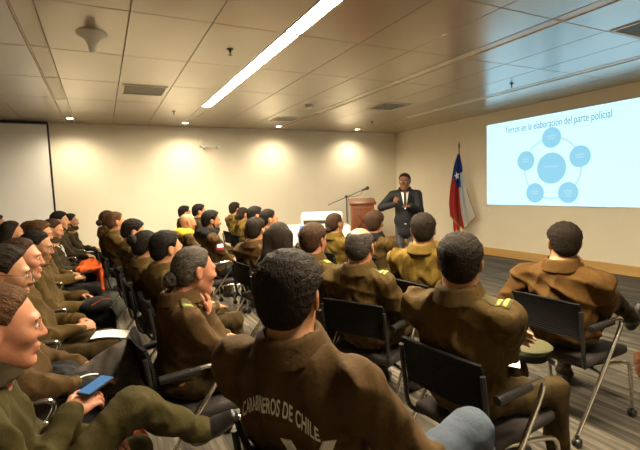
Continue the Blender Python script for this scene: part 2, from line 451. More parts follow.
# ------------------------------------------------------------------ people
HS = 1.12                                                                     # head size
class Scaled:
    def __init__(s, S, f=None): s.S = S; s.f = f or HS; s.ops = S.ops
    def cone(s, a, b, r1, r2, k=.02, fl=None, mode='u'): return s.S.cone(a, b, r1 * s.f, r2 * s.f, k * s.f, fl, mode)
    def ell(s, c, r, R=None, k=.02, mode='u'): return s.S.ell(c, np.asarray(r) * s.f, R, k * s.f, mode)
    def raw(s, *a, **k): return s.S.raw(*a, **k)
    def mesh(s, *a): return s.S.mesh(*a)
def head_prims(S, hp, R, female=False, rmin=0.0, ears=True):
    S = Scaled(S)
    def T(*p): return hp + R @ (A(*p) * HS)
    S.ell(T(-.012, 0, .03), (.092, .077, .085), R, .03)
    S.ell(T(.028, 0, -.03), (.060, .058 if female else .062, .088), R, .03)
    jw = .040 if female else .046
    for sg in (-1, 1):
        S.cone(T(-.004, sg * jw, -.055), T(.060, sg * .014, -.100), .021, .017, .03)
        S.ell(T(.062, sg * .040, -.020), (.020, .020, .018), R, .03)
    S.ell(T(.070, 0, -.102), (.017, .020, .014), R, .02)
    S.cone(T(.082, -.036, .022), T(.082, .036, .022), .010, .010, .025)
    for sg in (-1, 1): S.ell(T(.103, sg * .034, .004), (.014, .019, .012), R, .014, 's')
    S.cone(T(.086, 0, .012), T(.104, 0, -.024), .0075, .0115, .014)
    for sg in (-1, 1): S.ell(T(.095, sg * .011, -.029), (.010, .008, .007), R, .008)
    S.ell(T(.084, 0, -.057), (.013, .024, .008), R, .010)
    S.ell(T(.083, 0, -.070), (.013, .021, .008), R, .010)
    if ears:
        for sg in (-1, 1):
            E = R @ rotz(sg * -.35) @ roty(-.2)
            S.ell(T(-.012, sg * .079, -.002), (.019, max(.008, rmin), .033), E, .008)
            if rmin < .007: S.ell(T(-.006, sg * .087, .002), (.009, .005, .016), E, .006, 's')

def hand_prims(S, w, d, n, side, curl=.5, rmin=0.0, sc=1.0, spread=.0):
    """hand at wrist w, fingers along d, back of hand along n; side -1 right, +1 left"""
    X = unit(d); Z = unit(n - (n @ X) * X); Y = np.cross(Z, X); t = -side      # thumb direction along Y
    R = np.stack([X, Y, Z], 1)
    def T(x, y, z): return w + R @ (A(x, y, z) * sc)
    r = lambda q: max(q * sc, rmin)
    S.cone(T(-.02, 0, 0), T(.03, 0, 0), r(.026), r(.026), .02, fl=(Y, 1.15))
    S.ell(T(.050, 0, 0), (.048 * sc, .042 * sc, r(.017)), R, .015)
    for i, ln in enumerate((.070, .079, .073, .056)):
        y = t * (.031 - .0205 * i); p = T(.086 - .006 * abs(i - 1), y, 0); a = 0.
        for j, fr in enumerate((.45, .32, .23)):
            a += curl * (.7, 1.0, .8)[j]
            dr = X * math.cos(a) - Z * math.sin(a) + Y * spread * (1.5 - i) * .2 * t
            q = p + dr * ln * fr * sc
            S.cone(p, q, r(.0092 - .0009 * j), r(.0085 - .0009 * j), .004); p = q
    p = T(.018, t * .030, -.004); dr = X * .62 + Y * t * .62 - Z * .3
    for j, (ln, c) in enumerate(((.045, 0), (.034, .35), (.026, .35))):
        dr = unit(dr * 1.0 + (X * .6 - Y * t * .35 - Z * curl * .3) * c * 1.6)
        q = p + dr * ln * sc; S.cone(p, q, r(.0135 - .002 * j), r(.0115 - .0015 * j), .010); p = q

class Sk: pass

def person(key, head, label, yaw=5, look=0, pitch=4, roll=0, jacket='olive', trouser='trouser_olive', hair='short', hcol='dark', skin='tan', female=False, lean=-.03,
           arms=('lap', 'lap'), res=.01, legs=None, bulk=1.0, collar=None, epaul=False, shoes='shoe_black', face=False, stand=None, sway=0.0,
           legyaw=0, badge=False, glasses=False, beard=False, shoulder=None, hood=None, group='seated audience', open_jacket=False, hres=None, stripe=False, wr=.017):
    ry = math.radians(yaw)
    hx, hy, hz = head
    off = rotz(ry) @ A(lean, sway, 0)
    ox, oy = hx - off[0], hy - off[1]
    hp = A(lean, sway, hz)
    R = rotz(math.radians(look - yaw)) @ roty(math.radians(pitch)) @ rotx(math.radians(roll))
    hipz = .545 if stand is None else stand
    rm = .85 * res
    # --- skeleton, person frame: +x forward, +y left
    N = hp + R @ A(-.035, 0, -.10) ; N = A(lean * .6 - .045, sway * .8, hz - .172)
    P = A(0, 0, hipz)
    ax = N - P; L = np.linalg.norm(ax); u = ax / L
    shw = (shoulder or (.172 if female else .198)) * (1 + (bulk - 1) * .5)
    SH = {s: N + A(-.012, s * shw, -.046) for s in (-1, 1)}
    HIP = {s: P + A(.0, s * .088, 0) for s in (-1, 1)}
    KN, AN = {}, {}
    Rl = rotz(math.radians(legyaw))
    for s in (-1, 1):
        lg = (legs or {}).get(s)
        if stand is None:
            if lg: KN[s], AN[s] = A(*lg[0]), A(*lg[1])
            else:
                KN[s] = Rl @ A(.44, s * .125, .535); AN[s] = Rl @ A(.47 - .05 * (s > 0), s * .125, .095)
        else: KN[s] = A(.03, s * .10, .50); AN[s] = A(-.02, s * .11, .095)
    # --- arms
    W, EL, HD = {}, {}, {}
    for s, pose in zip((-1, 1), arms):                                        # right arm first
        pole = A(-.35, s * .55, -.75)
        if isinstance(pose, dict):
            w = A(*pose['w']); d = A(*pose['d']); n = A(*pose['n']); c = pose.get('c', .5); pole = A(*pose.get('pole', pole))
        elif pose == 'lap': w, d, n, c = A(.27, s * .12, .665), A(.9, -s * .45, -.12), A(.05, 0, 1), .35
        elif pose == 'clasp': w, d, n, c = A(.27, s * .085, .70), A(.75, -s * .65, .0), A(.2, s * .5, .8), .75
        elif pose == 'rest': w, d, n, c = A(.20, s * .27, .715), A(1, 0, -.1), A(0, 0, 1), .5; 
        elif pose == 'chin': w = hp + R @ A(.060, s * .045, -.225); d, n, c = R @ A(.12, -s * .22, .95), R @ A(.9, s * .4, .1), .9; pole = A(.3, s * .4, -1)
        elif pose == 'cheek': w = hp + R @ A(.065, s * .105, -.185); d, n, c = R @ A(-.1, -s * .15, .95), R @ A(.4, s * .9, .0), .9; pole = A(.2, s * .7, -1)
        elif pose == 'cross': w, d, n, c = A(.20, -s * .10, N[2] - .24 + s * .02), A(.1, -s * 1.0, .05), A(1, 0, .1), .35; pole = A(0, s * 1, -.6)
        elif pose == 'hang': w, d, n, c = A(.06, s * .26, hipz - .08), A(.1, 0, -1), A(0, s, 0), .4; pole = A(-1, 0, 0)
        EL[s], W[s] = ik(SH[s], w, .285, .262, pole); HD[s] = (d, n, c)
    # --- body: one continuous skin
    S = SDF()
    head_prims(S, hp, R, female, rm if res > .007 else 0)
    S.cone(hp + R @ A(-.022, 0, -.05), N + A(.0, 0, .0), .052 if female else .059, .062 if female else .070, .03)
    S.cone(N, P + u * .05, .075, .085, .05, fl=((0, 1, 0), 1.5))
    for s in (-1, 1):
        S.cone(N, SH[s], .05, .045, .04); S.cone(SH[s], EL[s], .045, .038, .03); S.cone(EL[s], W[s], .038, .026, .02)
        hand_prims(S, W[s], *HD[s][:2], s, HD[s][2], rm, .92 if female else 1.0)
        S.cone(P, HIP[s], .07, .07, .04); S.cone(HIP[s], KN[s], .066, .046, .03); S.cone(KN[s], AN[s], .046, .035, .02)
        sh_ = unit(AN[s] - KN[s]); dn_ = A(0, 0, -1.) if sh_[2] < -.9 else sh_; ff = Rl @ A(1, s * .15, 0); ff = unit(ff - (ff @ dn_) * dn_)
        S.cone(AN[s], AN[s] + dn_ * .050 + ff * .06, .030, .022, .02)
    root = link('person', S.mesh('person', res), SK[skin])
    root.location = (ox, oy, 0); root.rotation_euler = (0, 0, ry)
    tag(root, label, 'person', group)
    k = Sk(); k.root = root; k.hp, k.R, k.N, k.P, k.SH, k.EL, k.W, k.KN, k.AN, k.ry, k.o, k.HD = hp, R, N, P, SH, EL, W, KN, AN, ry, A(ox, oy, 0), HD
    ch = max(res * 1.05, .0075)
    seed = sum(map(ord, key)) * 7 % 9999
    # --- jacket
    J = SDF(); b = bulk
    wf = .90 if female else 1.0
    J.ell(P + u * .06 + A(0, 0, 0), (.138 * b, .178 * b * wf, .125), None, .06)
    J.ell(P + u * L * .36 + A(.018, 0, 0), (.128 * b, .165 * b * wf, .17), None, .06)
    J.ell(P + u * L * .68 + A(-.005, 0, 0), (.122 * b, .182 * b * wf, .17), None, .06)
    J.cone(SH[-1] * .72 + SH[1] * .28 + A(-.012, 0, .0), SH[-1] * .28 + SH[1] * .72 + A(-.012, 0, 0), .078, .078, .05)
    J.cone(N + A(-.008, 0, -.015), N + A(-.006, 0, .012), .078, .066, .04)
    if stand is not None: J.cone(P + A(.0, 0, .05), P + A(.01, 0, -.12), .118, .124, .06, fl=((0, 1, 0), 1.32))
    for s in (-1, 1):
        J.cone(N + A(-.01, s * .04, -.005), SH[s] + A(0, -s * .01, .002), .058, .070 * (.92 if female else 1), .05)
        J.cone(SH[s], EL[s], .076 * wf * b ** .5, .066 * b ** .3, .03); J.cone(EL[s], W[s], .065 * b ** .3, .047, .025)
        J.cone(W[s] - unit(W[s] - EL[s]) * .02, W[s] + unit(W[s] - EL[s]) * .008, .042, .040, .01)
    J.raw(wrinkle(wr, seed), None or (0, 0, 0), (0, 0, 0), mode='d') if wr else None
    J.ops = [o for o in J.ops]
    jk = M[jacket]
    link('jacket', J.mesh('jacket', ch), jk, root); k.J = J
    # --- collar
    cm = M[collar or jacket]
    C = SDF(); cax = unit(A(-.20, 0, 1) + .25 * unit(hp - N)); cR = np.stack([unit(np.cross(A(0, 1, 0), cax)), A(0, 1, 0), cax], 1)
    cc = N + A(-.002, 0, .046)
    def coll(Q):
        q = (Q - cc) @ cR
        zz = np.clip((q[:, 2] + .045) / .085, 0, 1)
        rx, ryy = .096 - .012 * zz, .094 - .014 * zz
        e = np.hypot(q[:, 0] / rx, q[:, 1] / ryy); d = np.abs(e - 1) * .085 - .007
        gap = .028 - np.hypot(q[:, 1] * 1.2, np.minimum(q[:, 0] - .085, 0)) 
        return np.maximum(np.maximum(d, np.abs(q[:, 2]) - .040 - .006 * (q[:, 0] < 0)), gap)
    C.raw(coll, cc - .14, cc + .14)
    def coll2(Q):                                                             # the turned-down leaf
        q = (Q - cc) @ cR
        zz = np.clip((q[:, 2] + .045) / .085, 0, 1)
        rx, ryy = .128 - .034 * zz, .124 - .036 * zz
        e = np.hypot(q[:, 0] / rx, q[:, 1] / ryy); d = np.abs(e - 1) * .09 - .006
        gap = .04 - np.hypot(q[:, 1] * 1.1, np.minimum(q[:, 0] - .10, 0))
        return np.maximum(np.maximum(d, np.abs(q[:, 2] - .004) - .036), gap)
    C.raw(coll2, cc - .16, cc + .16, k=.006)
    C.raw(wrinkle(.0010, seed + 3), (0, 0, 0), (0, 0, 0), mode='d')
    link('collar', C.mesh('collar', min(ch, .010)), cm, root)
    # --- trousers
    T = SDF()
    T.ell(P + A(.02 if stand is None else .0, 0, -.005), (.135 * b, .172 * b, .085) if stand is None else (.105, .14, .10), None, .04)
    for s in (-1, 1):
        if stand is None: T.cone(HIP[s] + A(.02, 0, .0), KN[s], .083 * b ** .5, .066, .03)
        else: T.cone(HIP[s] + A(0, 0, -.05), KN[s], .083, .070, .03)
        T.cone(KN[s], AN[s] + unit(AN[s] - KN[s]) * .025, .066, .055, .025)
    T.raw(wrinkle(wr * .9, seed + 11, 1, .8), (0, 0, 0), (0, 0, 0), mode='d')
    link('trousers', T.mesh('trousers', max(ch, .011)), M[trouser], root); k.T = T
    # --- shoes
    for s in (-1, 1):
        f = unit(Rl @ A(1, s * .15, 0)); a = AN[s]
        sh = unit(a - KN[s])
        down = A(0, 0, -1.) if (sh[2] < -.9) else sh
        f = unit(f - (f @ down) * down)
        B = SDF(); B.cone(a + down * .048 - f * .045, a + down * .056 + f * .05, .037, .039, .02, fl=(np.cross(down, f), .95)); B.cone(a + down * .056 + f * .05, a + down * .062 + f * .135, .039, .031, .02, fl=(np.cross(down, f), 1.1))
        B.cone(a + down * -.045 - f * .004, a + down * .03 - f * .010, .047, .050, .02)
        B.raw(lambda Q, a=a, dn=down: (Q - a) @ dn - .092, a - 1, a + 1, .006, 'i')
        so = link('shoe', B.mesh('shoe', max(.008, res * .8)), M[shoes], root)
        if shoes == 'shoe_black' and key == 'D1':
            pass
    # --- hair
    hh = hres or max(.0055, min(res, .009))
    H = Scaled(SDF())
    def TT(*p): return hp + R @ (A(*p) * HS)
    if hair != 'none':
        male = hair in ('short', 'thin', 'flat', 'ring')
        top, side = {'short': (.017, .006), 'thin': (.011, .006), 'flat': (.019, .008), 'ring': (.008, .008), 'long': (.017, .017)}.get(hair, (.012, .011))
        st_ = strands(1.0, seed, hp, R)
        def el(q, c, r):
            p = q - A(*c); a_ = np.linalg.norm(p / A(*r), axis=1); return a_ * (a_ - 1) / np.maximum(np.linalg.norm(p / (A(*r) ** 2), axis=1), 1e-6)
        def hairf(Q):
            q = (Q - hp) @ R / HS
            d = SDF.comb(el(q, (-.012, 0, .03), (.092, .077, .085)), el(q, (-.050, 0, -.018), (.054, .060, .058)), 'u', .03)
            z = q[:, 2]
            if male: xf = np.interp(z, [-.085, -.045, -.028, -.022, .0, .03, .055, .080, .10], [-.055, -.036, -.012, .020, .026, .034, .044, .066, .10])
            else: xf = np.interp(z, [-.085, -.03, .0, .03, .06, .083, .10], [-.045, -.016, .014, .034, .050, .068, .10])
            cv = (q[:, 0] - xf) * .75
            sx = np.maximum(cv, (-.076 - z) + .12 * q[:, 0] if hair != 'long' else -1)
            ear = -el(q, (-.002, 0, -.010), (.022, .2, .034)) * (np.abs(q[:, 1]) > .05) - (np.abs(q[:, 1]) <= .05)
            sx = np.maximum(sx, ear)
            if hair == 'ring': sx = np.maximum(sx, -el(q, (.02, 0, .115), (.115, .058, .062)))
            if hair == 'thin': sx = np.maximum(sx, -el(q, (-.055, 0, .118), (.030, .024, .024)))
            w_ = np.clip((z + .02) / .09, 0, 1); w_ = w_ * w_ * (3 - 2 * w_)
            t = side + (top - side) * w_
            if hair in ('flat', 'short'): t = t + .006 * np.clip((q[:, 0] - .0) / .06, 0, 1) * w_
            m_ = np.clip(-sx / (.030 if male else .050), 0, 1); m_ = m_ * (2 - m_)
            t = -.005 + (t + .005) * m_
            return (d - t + (.0012 if male else .0009) * st_(Q) * m_) * HS
        H.raw(hairf, hp - .145 * HS, hp + .145 * HS)
        if hair == 'long':
            for y, z, r in ((-.055, -.30, .038), (.0, -.33, .040), (.055, -.30, .038), (-.08, -.2, .026), (.08, -.2, .026)):
                H.cone(TT(-.045, y * .9, .02), TT(-.075, y, -.13), .050, .044, .03); H.cone(TT(-.075, y, -.13), TT(-.10, y * 1.1, z), .044, r * .7, .03)
    if hair == 'ring' or hair in ('short', 'thin', 'flat', 'long', 'bun', 'tail', 'knot', 'highbun'):
        ho = link('hair', H.mesh('hair', hh), HR[hcol], root)
        bn = {'bun': (-.118, 0, -.035, .040), 'knot': (-.112, 0, -.055, .030), 'highbun': (-.118, .0, .045, .045), 'tail': (-.112, 0, .0, .030)}.get(hair)
        if bn:
            B = SDF(); c0 = TT(*bn[:3]); r0 = bn[3] * HS
            B.ell(c0, (r0 * .85, r0 * 1.08, r0), R, .01)
            if hair == 'tail':
                B.cone(c0, TT(-.14, 0, -.09), r0 * .9, .026, .02); B.cone(TT(-.14, 0, -.09), TT(-.12, 0, -.19), .026, .012, .02)
            else:
                def tw(Q):
                    q = (Q - c0) @ R; th = np.arctan2(q[:, 1], q[:, 2]); rr = np.hypot(q[:, 1], q[:, 2])
                    return .0028 * np.sin(th * 2 + rr * 260)
                B.raw(tw, (0, 0, 0), (0, 0, 0), mode='d')
            B.cone(TT(-.09, 0, bn[2] * .8), c0, r0 * .7, r0 * .6, .02)
            bo = link('hair_bun' if hair != 'tail' else 'ponytail', B.mesh('bun', min(hh, .006)), HR[hcol], ho)
            tb = MB(); c1 = Vector(c0 * .35 + TT(-.09, 0, bn[2] * .9) * .65); axv = Vector(unit(c0 - TT(-.08, 0, bn[2] * .9)))
            q = Vector((0, 0, 1)).rotation_difference(axv).to_matrix()
            tb.tube([c1 + q @ Vector((math.cos(t) * r0 * .75, math.sin(t) * r0 * .75, 0)) for t in np.linspace(0, 2 * PI, 17)], .004, 6, 0)
            tb.build('hair_tie', M['black_cloth'], ho)
    if beard:
        B = Scaled(SDF()); B.ell(TT(.045, 0, -.085), (.050, .054, .042), R, .02); B.ell(TT(.075, 0, -.1), (.024, .03, .026), R, .02)
        for s in (-1, 1): B.cone(TT(.0, s * .066, -.02), TT(.03, s * .048, -.075), .012, .02, .02)
        B.ell(TT(.100, 0, -.061), (.012, .022, .011), R, .006, 's'); B.raw(strands(.0015, seed + 1, hp, R), (0, 0, 0), (0, 0, 0), mode='d')
        link('beard', B.mesh('beard', hh), HR['black'], root)
    # --- face details
    if face:
        for s in (-1, 1):
            e = MB(); c = TT(.0790, s * .033, .003); e.ball(c, .0122 * HS, 14); eo = e.build('eye', M['eye'], root)
            i = MB(); c2 = TT(.0862, s * .0325, .003); i.ball(c2, .0062 * HS, 12); i.build('iris', M['iris'], eo)
            bw = MB(); bw.tube([TT(.092, s * .014, .021), TT(.093, s * .030, .027), TT(.083, s * .050, .022)], (.0042, .0026), 6, 5); bw.build('eyebrow', HR[hcol] if hcol not in ('grey',) else M['brow'], root)
        Lp = Scaled(SDF()); Lp.ell(TT(.0885, 0, -.0575), (.0098, .021, .0062), R, .003); Lp.ell(TT(.0875, 0, -.0690), (.0098, .018, .0066), R, .003)
        Lp.raw(lambda Q: np.abs((Q - TT(.09, 0, -.0632)) @ R[:, 2]) - .0009, TT(.09, 0, -.063) - .04, TT(.09, 0, -.063) + .04, .002, 's')
        link('lips', Lp.mesh('lips', .003), M['lips'], root)
    if glasses:
        g = MB()
        for s in (-1, 1):
            g.tube([TT(.106, s * .034 + math.cos(t) * .022, .002 + math.sin(t) * .017) for t in np.linspace(0, 2 * PI, 20)], .0018, 6, 0)
            g.tube([TT(.104, s * .056, .008), TT(.06, s * .076, .010), TT(-.01, s * .083, .012), TT(-.03, s * .080, -.008)], .0018, 6, 5)
        g.tube([TT(.106, -.013, .006), TT(.109, 0, .009), TT(.106, .013, .006)], .0018, 6, 4)
        g.build('glasses', M['glasses'], root)
    if epaul:
        sides = (-1, 1) if epaul is True else epaul
        for s in sides: epaulette(k, s)
    if hood:
        Hd = SDF(); hc = N + A(-.085, 0, .035)
        Hd.ell(hc, (.085, .145, .075), None, .03); Hd.ell(N + A(.0, -.095, .04), (.09, .055, .06), None, .05); Hd.ell(N + A(.0, .095, .04), (.09, .055, .06), None, .05)
        Hd.raw(wrinkle(.005, seed + 5), (0, 0, 0), (0, 0, 0), mode='d')
        link('hood', Hd.mesh('hood', ch), M[hood], root)
    return k

def patch(J, corners, nu, nv, d, off, wob=None):
    """grid between four corners, dropped along d onto the garment and lifted by off"""
    c = [np.asarray(q, float) for q in corners]; P = []
    for i in range(nu + 1):
        for j in range(nv + 1):
            a, b = i / nu, j / nv
            P.append((c[0] * (1 - a) + c[1] * a) * (1 - b) + (c[3] * (1 - a) + c[2] * a) * b)
    P = J.march(np.array(P), d); P = P - unit(d) * off
    F = [(i * (nv + 1) + j, (i + 1) * (nv + 1) + j, (i + 1) * (nv + 1) + j + 1, i * (nv + 1) + j + 1) for i in range(nu) for j in range(nv)]
    return P, np.array(F)
def patch_obj(name, J, corners, nu, nv, d, off, m, parent, th=.004):
    P, F = patch(J, corners, nu, nv, d, off)
    n = len(P); Q = P + unit(d) * (th + off)
    V = np.concatenate([P, Q]); F2 = F[:, ::-1] + n
    rim = []
    bidx = [i * (nv + 1) for i in range(nu + 1)] + [nu * (nv + 1) + j for j in range(1, nv + 1)] + [i * (nv + 1) + nv for i in range(nu - 1, -1, -1)] + [j for j in range(nv - 1, 0, -1)]
    for a, b in zip(bidx, bidx[1:] + bidx[:1]): rim.append((b, a, a + n, b + n))
    return link(name, mesh_np(name, V, np.concatenate([F, F2, np.array(rim)])), m, parent)

def epaulette(k, s, bars=2, bar='rank'):
    N, SHs = k.N, k.SH[s]
    a = N + A(-.005, s * .075, .12); e = SHs + A(-.002, s * .015, .15)
    w = A(.027, 0, 0)
    o = patch_obj('epaulette', k.J, [a - w, e - w * 1.15, e + w * 1.15, a + w], 8, 4, (0, 0, -1), .004, M['epaulette'], k.root)
    for i in range(bars):
        t0 = .62 + i * .19; p0 = a + (e - a) * t0; p1 = a + (e - a) * (t0 + .11)
        patch_obj('rank_bar', k.J, [p0 - w * .95, p1 - w * .95, p1 + w * .95, p0 + w * .95], 2, 4, (0, 0, -1), .0075, M[bar], o, .003)
    bt = k.J.march(np.array([a + (e - a) * .12]), (0, 0, -1))[0]
    m = MB(); m.ball(bt + A(0, 0, .006), (.008, .008, .006), 10); m.build('button', M['button'], o)

# ------------------------------------------------------------------ chairs
def make_chair(loc, yaw, label):
    root = empty('armchair', (loc[0], loc[1], 0), yaw); tag(root, label, 'chair', 'chairs of the audience')
    MB().box((.10, 0, .435), (.47, .47, .055), .022, seg=3).build('seat', M['seat_fabric'], root)
    MB().box((.10, 0, .400), (.40, .40, .02), .005).build('seat_pan', M['black_plastic'], root)
    def back(u, v):
        y = (u - .5) * (.46 - .03 * abs(v - .5)); z = .595 + .225 * v
        return Vector((-.190 - .035 * v - .0 + .55 * y * y * 1.2 - .04 * (v - .5) ** 2, y, z + .015 * math.cos(y * 6)))
    MB().grid(back, 18, 12, .016).build('backrest', M['black_mesh'], root, angle=60)
    for s in (-1, 1):
        MB().tube([(-.10, s * .20, .40), (-.17, s * .235, .46), (-.195, s * .238, .62), (-.215, s * .236, .78)], .012, 8, 5).build('back_upright', M['black_plastic'], root)
        f = MB().tube([(-.30, s * .275, .065), (-.17, s * .280, .24), (.04, s * .285, .52), (.130, s * .285, .645), (.125, s * .285, .690), (.07, s * .285, .700), (-.02, s * .283, .695)], .0125, 10, 6)
        f.build('rear_leg', M['chrome'], root)
        MB().tube([(.03, s * .285, .690), (-.16, s * .262, .672)], .021, 12, 0).build('armrest', M['black_plastic'], root)
        MB().tube([(-.02, s * .20, .395), (.14, s * .25, .395), (.24, s * .275, .375), (.275, s * .278, .30), (.31, s * .278, .065)], .0115, 10, 6).build('front_leg', M['chrome'], root)
        MB().tube([(-.02, s * .15, .39), (-.06, s * .28, .38)], .011, 8, 0).build('seat_bracket', M['chrome'], root)
        for x in (-.305, .312):
            c = MB()
            for dy in (-.012, .012): c.cyl((x, s * .277 + dy - .008, .028), (x, s * .277 + dy + .008, .028), .027, None, 16, .004)
            c.cyl((x, s * .277, .03), (x, s * .277, .075), .012, None, 10)
            c.build('castor', M['black_plastic'], root)
    return root
def copy_tree(o, loc, yaw, label):
    r = o.copy(); COL.objects.link(r); r.location = (loc[0], loc[1], 0); r.rotation_euler = (0, 0, yaw); r['label'] = label
    for c in o.children:
        q = c.copy(); COL.objects.link(q); q.parent = r
    return r

# ------------------------------------------------------------------ the room
XL, XR, YF, YB, ZC = -4.6, 7.41, -2.6, 9.80, 3.01
def struct(name, mb, m, **kw): return tag(mb.build(name, m, smooth=False), kind='structure')
struct('floor', MB().box(((XL + XR) / 2, (YF + YB) / 2, -.05), (XR - XL + .4, YB - YF + .4, .1)), M['carpet'])
struct('wall_back', MB().box(((XL + XR) / 2, YB + .08, 1.55), (XR - XL + .4, .16, 3.3)), M['wall'])
struct('wall_right', MB().box((XR + .08, (YF + YB) / 2, 1.55), (.16, YB - YF, 3.3)), M['wall'])
struct('wall_left', MB().box((XL - .08, (YF + YB) / 2, 1.55), (.16, YB - YF, 3.3)), M['wall'])
struct('wall_front', MB().box(((XL + XR) / 2, YF - .08, 1.55), (XR - XL + .4, .16, 3.3)), M['wall'])
struct('baseboard_right', MB().box((XR - .012, (YF + YB) / 2, .08), (.024, YB - YF, .165), .003), M['base'])
struct('baseboard_back', MB().box(((XR - .8) / 2, YB - .012, .08), (XR + .8, .024, .165), .003), M['base'])
# movable partition at the left of the back wall
pp = empty('partition_panel', (-2.70, 9.70, 0)); tag(pp, 'pale grey sliding partition panel at the left end of the back wall', 'partition'); pp['kind'] = 'structure'
MB().box((0, 0, 1.49), (3.76, .06, 2.94), .004).build('panel', M['partition'], pp, smooth=False)
MB().box((1.895, 0, 1.49), (.03, .075, 2.96), .004).build('edge_profile', M['dark_metal'], pp, smooth=False)
MB().box((0, 0, 2.985), (3.8, .10, .04), .004).build('top_track', M['dark_metal'], pp, smooth=False)

# ceiling: metal tiles on a 2.13 m x 1.19 m module with slots between
SLX = [-4.69, -2.56, -.43, 1.70, 3.83, 5.96]
GY = [2.60 + 1.19 * i for i in range(-5, 7)]
cm = MB(); cm.box(((XL + XR) / 2, (YF + YB) / 2, ZC + .16), (XR - XL + .4, YB - YF + .4, .1))
struct('ceiling', cm, M['ceil_dark'])
tiles = MB(); b = bmesh.new()
ys = [YF] + [g for g in GY if YF < g < YB] + [YB]
for sx in SLX:
    x0 = sx + .085; w = (2.13 - .17) / 3
    for i in range(3):
        xa, xb = x0 + i * w + .003, x0 + (i + 1) * w - .003
        xa, xb = max(xa, XL), min(xb, XR)
        if xb - xa < .05: continue
        for ya, yb in zip(ys[:-1], ys[1:]):
            tiles.box(((xa + xb) / 2, (ya + yb) / 2, ZC + .02), (xb - xa, yb - ya - .006, .04), .004, seg=1)
tl = tag(tiles.build('ceiling_tiles', M['ceil'], smooth=False), kind='structure'); tl.name = 'ceiling_panel'
edge = MB()
for sx in SLX:
    if sx - .08 < XL or sx + .08 > XR: continue
    for d in (-.079, .079): edge.box((sx + d, (YF + YB) / 2, ZC + .012), (.010, YB - YF, .03))
tag(edge.build('trim_1', mat('slot_trim', (0.62, 0.52, 0.38), .4, .3), smooth=False), kind='structure')
inf = MB()
for sx in SLX:
    if sx - .08 < XL or sx + .08 > XR: continue
    for ya, yb in ((7.47, YB), (YF, -2.2)):
        inf.box((sx, (ya + yb) / 2, ZC + .02), (.146, yb - ya, .03), .002)
tag(inf.build('trim_2', M['ceil'], smooth=False), kind='structure')

# linear light fittings in the slots: one row is lit, the others are off
def fitting(x, y0, y1, lit, label):
    t = empty('ceiling_light', (x, (y0 + y1) / 2, ZC)); tag(t, label, 'ceiling light', 'linear ceiling lights')
    L_ = y1 - y0 - .012
    MB().box((0, 0, .055), (.148, L_, .02)).build('housing', M['white_plastic'], t, smooth=False)
    MB().box((0, 0, .014), (.136, L_ - .004, .018), .003).build('diffuser', M['lamp'] if lit else M['slot'], t, smooth=False)
    for s in (-1, 1): MB().box((s * .0715, 0, .022), (.004, L_, .044)).build('side_lip', M['slot'], t, smooth=False)
    for s in (-1, 1): MB().box((0, s * (L_ / 2 - .004), .022), (.14, .006, .04)).build('end_cap', M['white_plastic'], t, smooth=False)
fitting(1.70, 3.80, 7.46, True, 'lit linear ceiling light, the far glowing length nearer the back wall')
fitting(1.70, 2.62, 3.78, True, 'lit linear ceiling light, the near glowing length running out of the top of the photo')
fitting(1.70, .22, 2.58, True, 'unseen linear ceiling light above the audience, lit as added fill for the near backs')  # out-of-view length of the row, lit to add fill on the near backs
for x, nm in ((-.43, 'left of the hanging white cone'), (3.83, 'right of the glowing strip'), (5.96, 'closest to the slide wall')):
    ysg = [7.46, 6.17, 4.98, 3.79, 2.60, 1.41] if x < 0 else [7.46, 4.98, 2.60, .22]
    words = ['farthest length, by the back wall', 'second length from the back wall', 'third length from the back wall', 'fourth length from the back wall', 'nearest length, over the audience']
    for q, (a, c) in enumerate(zip(ysg[1:], ysg[:-1])):
        if x < 0 and q > 3: continue
        fitting(x, a, c, False, 'unlit linear ceiling light %s, %s' % (nm, words[q]))
# recessed downlights along the back wall
DL = [(-.40, 9.20), (1.66, 9.25), (3.74, 9.28), (5.88, 9.32)]
for (x, y), w in zip(DL, ('first from the left, above the partition edge', 'second from the left, by the emergency light', 'third from the left, beyond the glowing strip', 'rightmost, above the lectern')):
    t = empty('downlight', (x, y, ZC)); tag(t, 'small lit recessed downlight by the back wall, ' + w, 'downlight', 'recessed downlights')
    MB().lathe([(.055, .0), (.075, -.004), (.078, .0), (.075, .004), (.055, .004)], seg=28).build('trim_ring', M['white_plastic'], t)
    MB().cyl((0, 0, -.001), (0, 0, .003), .055, None, 24).build('lens', M['downlamp'], t)
    ld = bpy.data.lights.new('downlight_beam', 'SPOT'); ld.energy = 36; ld.color = (1, .85, .60); ld.spot_size = math.radians(150); ld.spot_blend = 1.0; ld.shadow_soft_size = .05
    lo = bpy.data.objects.new('beam', ld); COL.objects.link(lo); lo.parent = t; lo.location = (0, 0, -.03); lo.rotation_euler = (0, 0, 0)
# vents
def vent(x0, x1, y0, y1, label):
    t = empty('ceiling_vent', ((x0 + x1) / 2, (y0 + y1) / 2, ZC)); tag(t, label, 'vent', 'ceiling vents')
    w, h = x1 - x0, y1 - y0; fr = MB()
    for s in (-1, 1): fr.box((s * (w / 2 - .012), 0, -.004), (.024, h, .012)); fr.box((0, s * (h / 2 - .012), -.004), (w - .048, .024, .012))
    fr.build('frame', M['slot'], t, smooth=False)
    MB().box((0, 0, -.001), (w - .048, h - .048, .004)).build('grille', M['grille'], t, smooth=False)
vent(.36, .92, 6.24, 6.80, 'grey square ceiling vent between the white cone and the glowing strip')
vent(4.50, 5.06, 6.22, 6.82, 'dark square ceiling vent over the speaker')
vent(4.60, 5.20, 1.98, 2.58, 'dark ceiling vent at the right edge of the photo, above the slide')
vent(3.25, 3.75, 8.05, 8.55, 'dark ceiling vent beyond the smoke detector near the back wall')
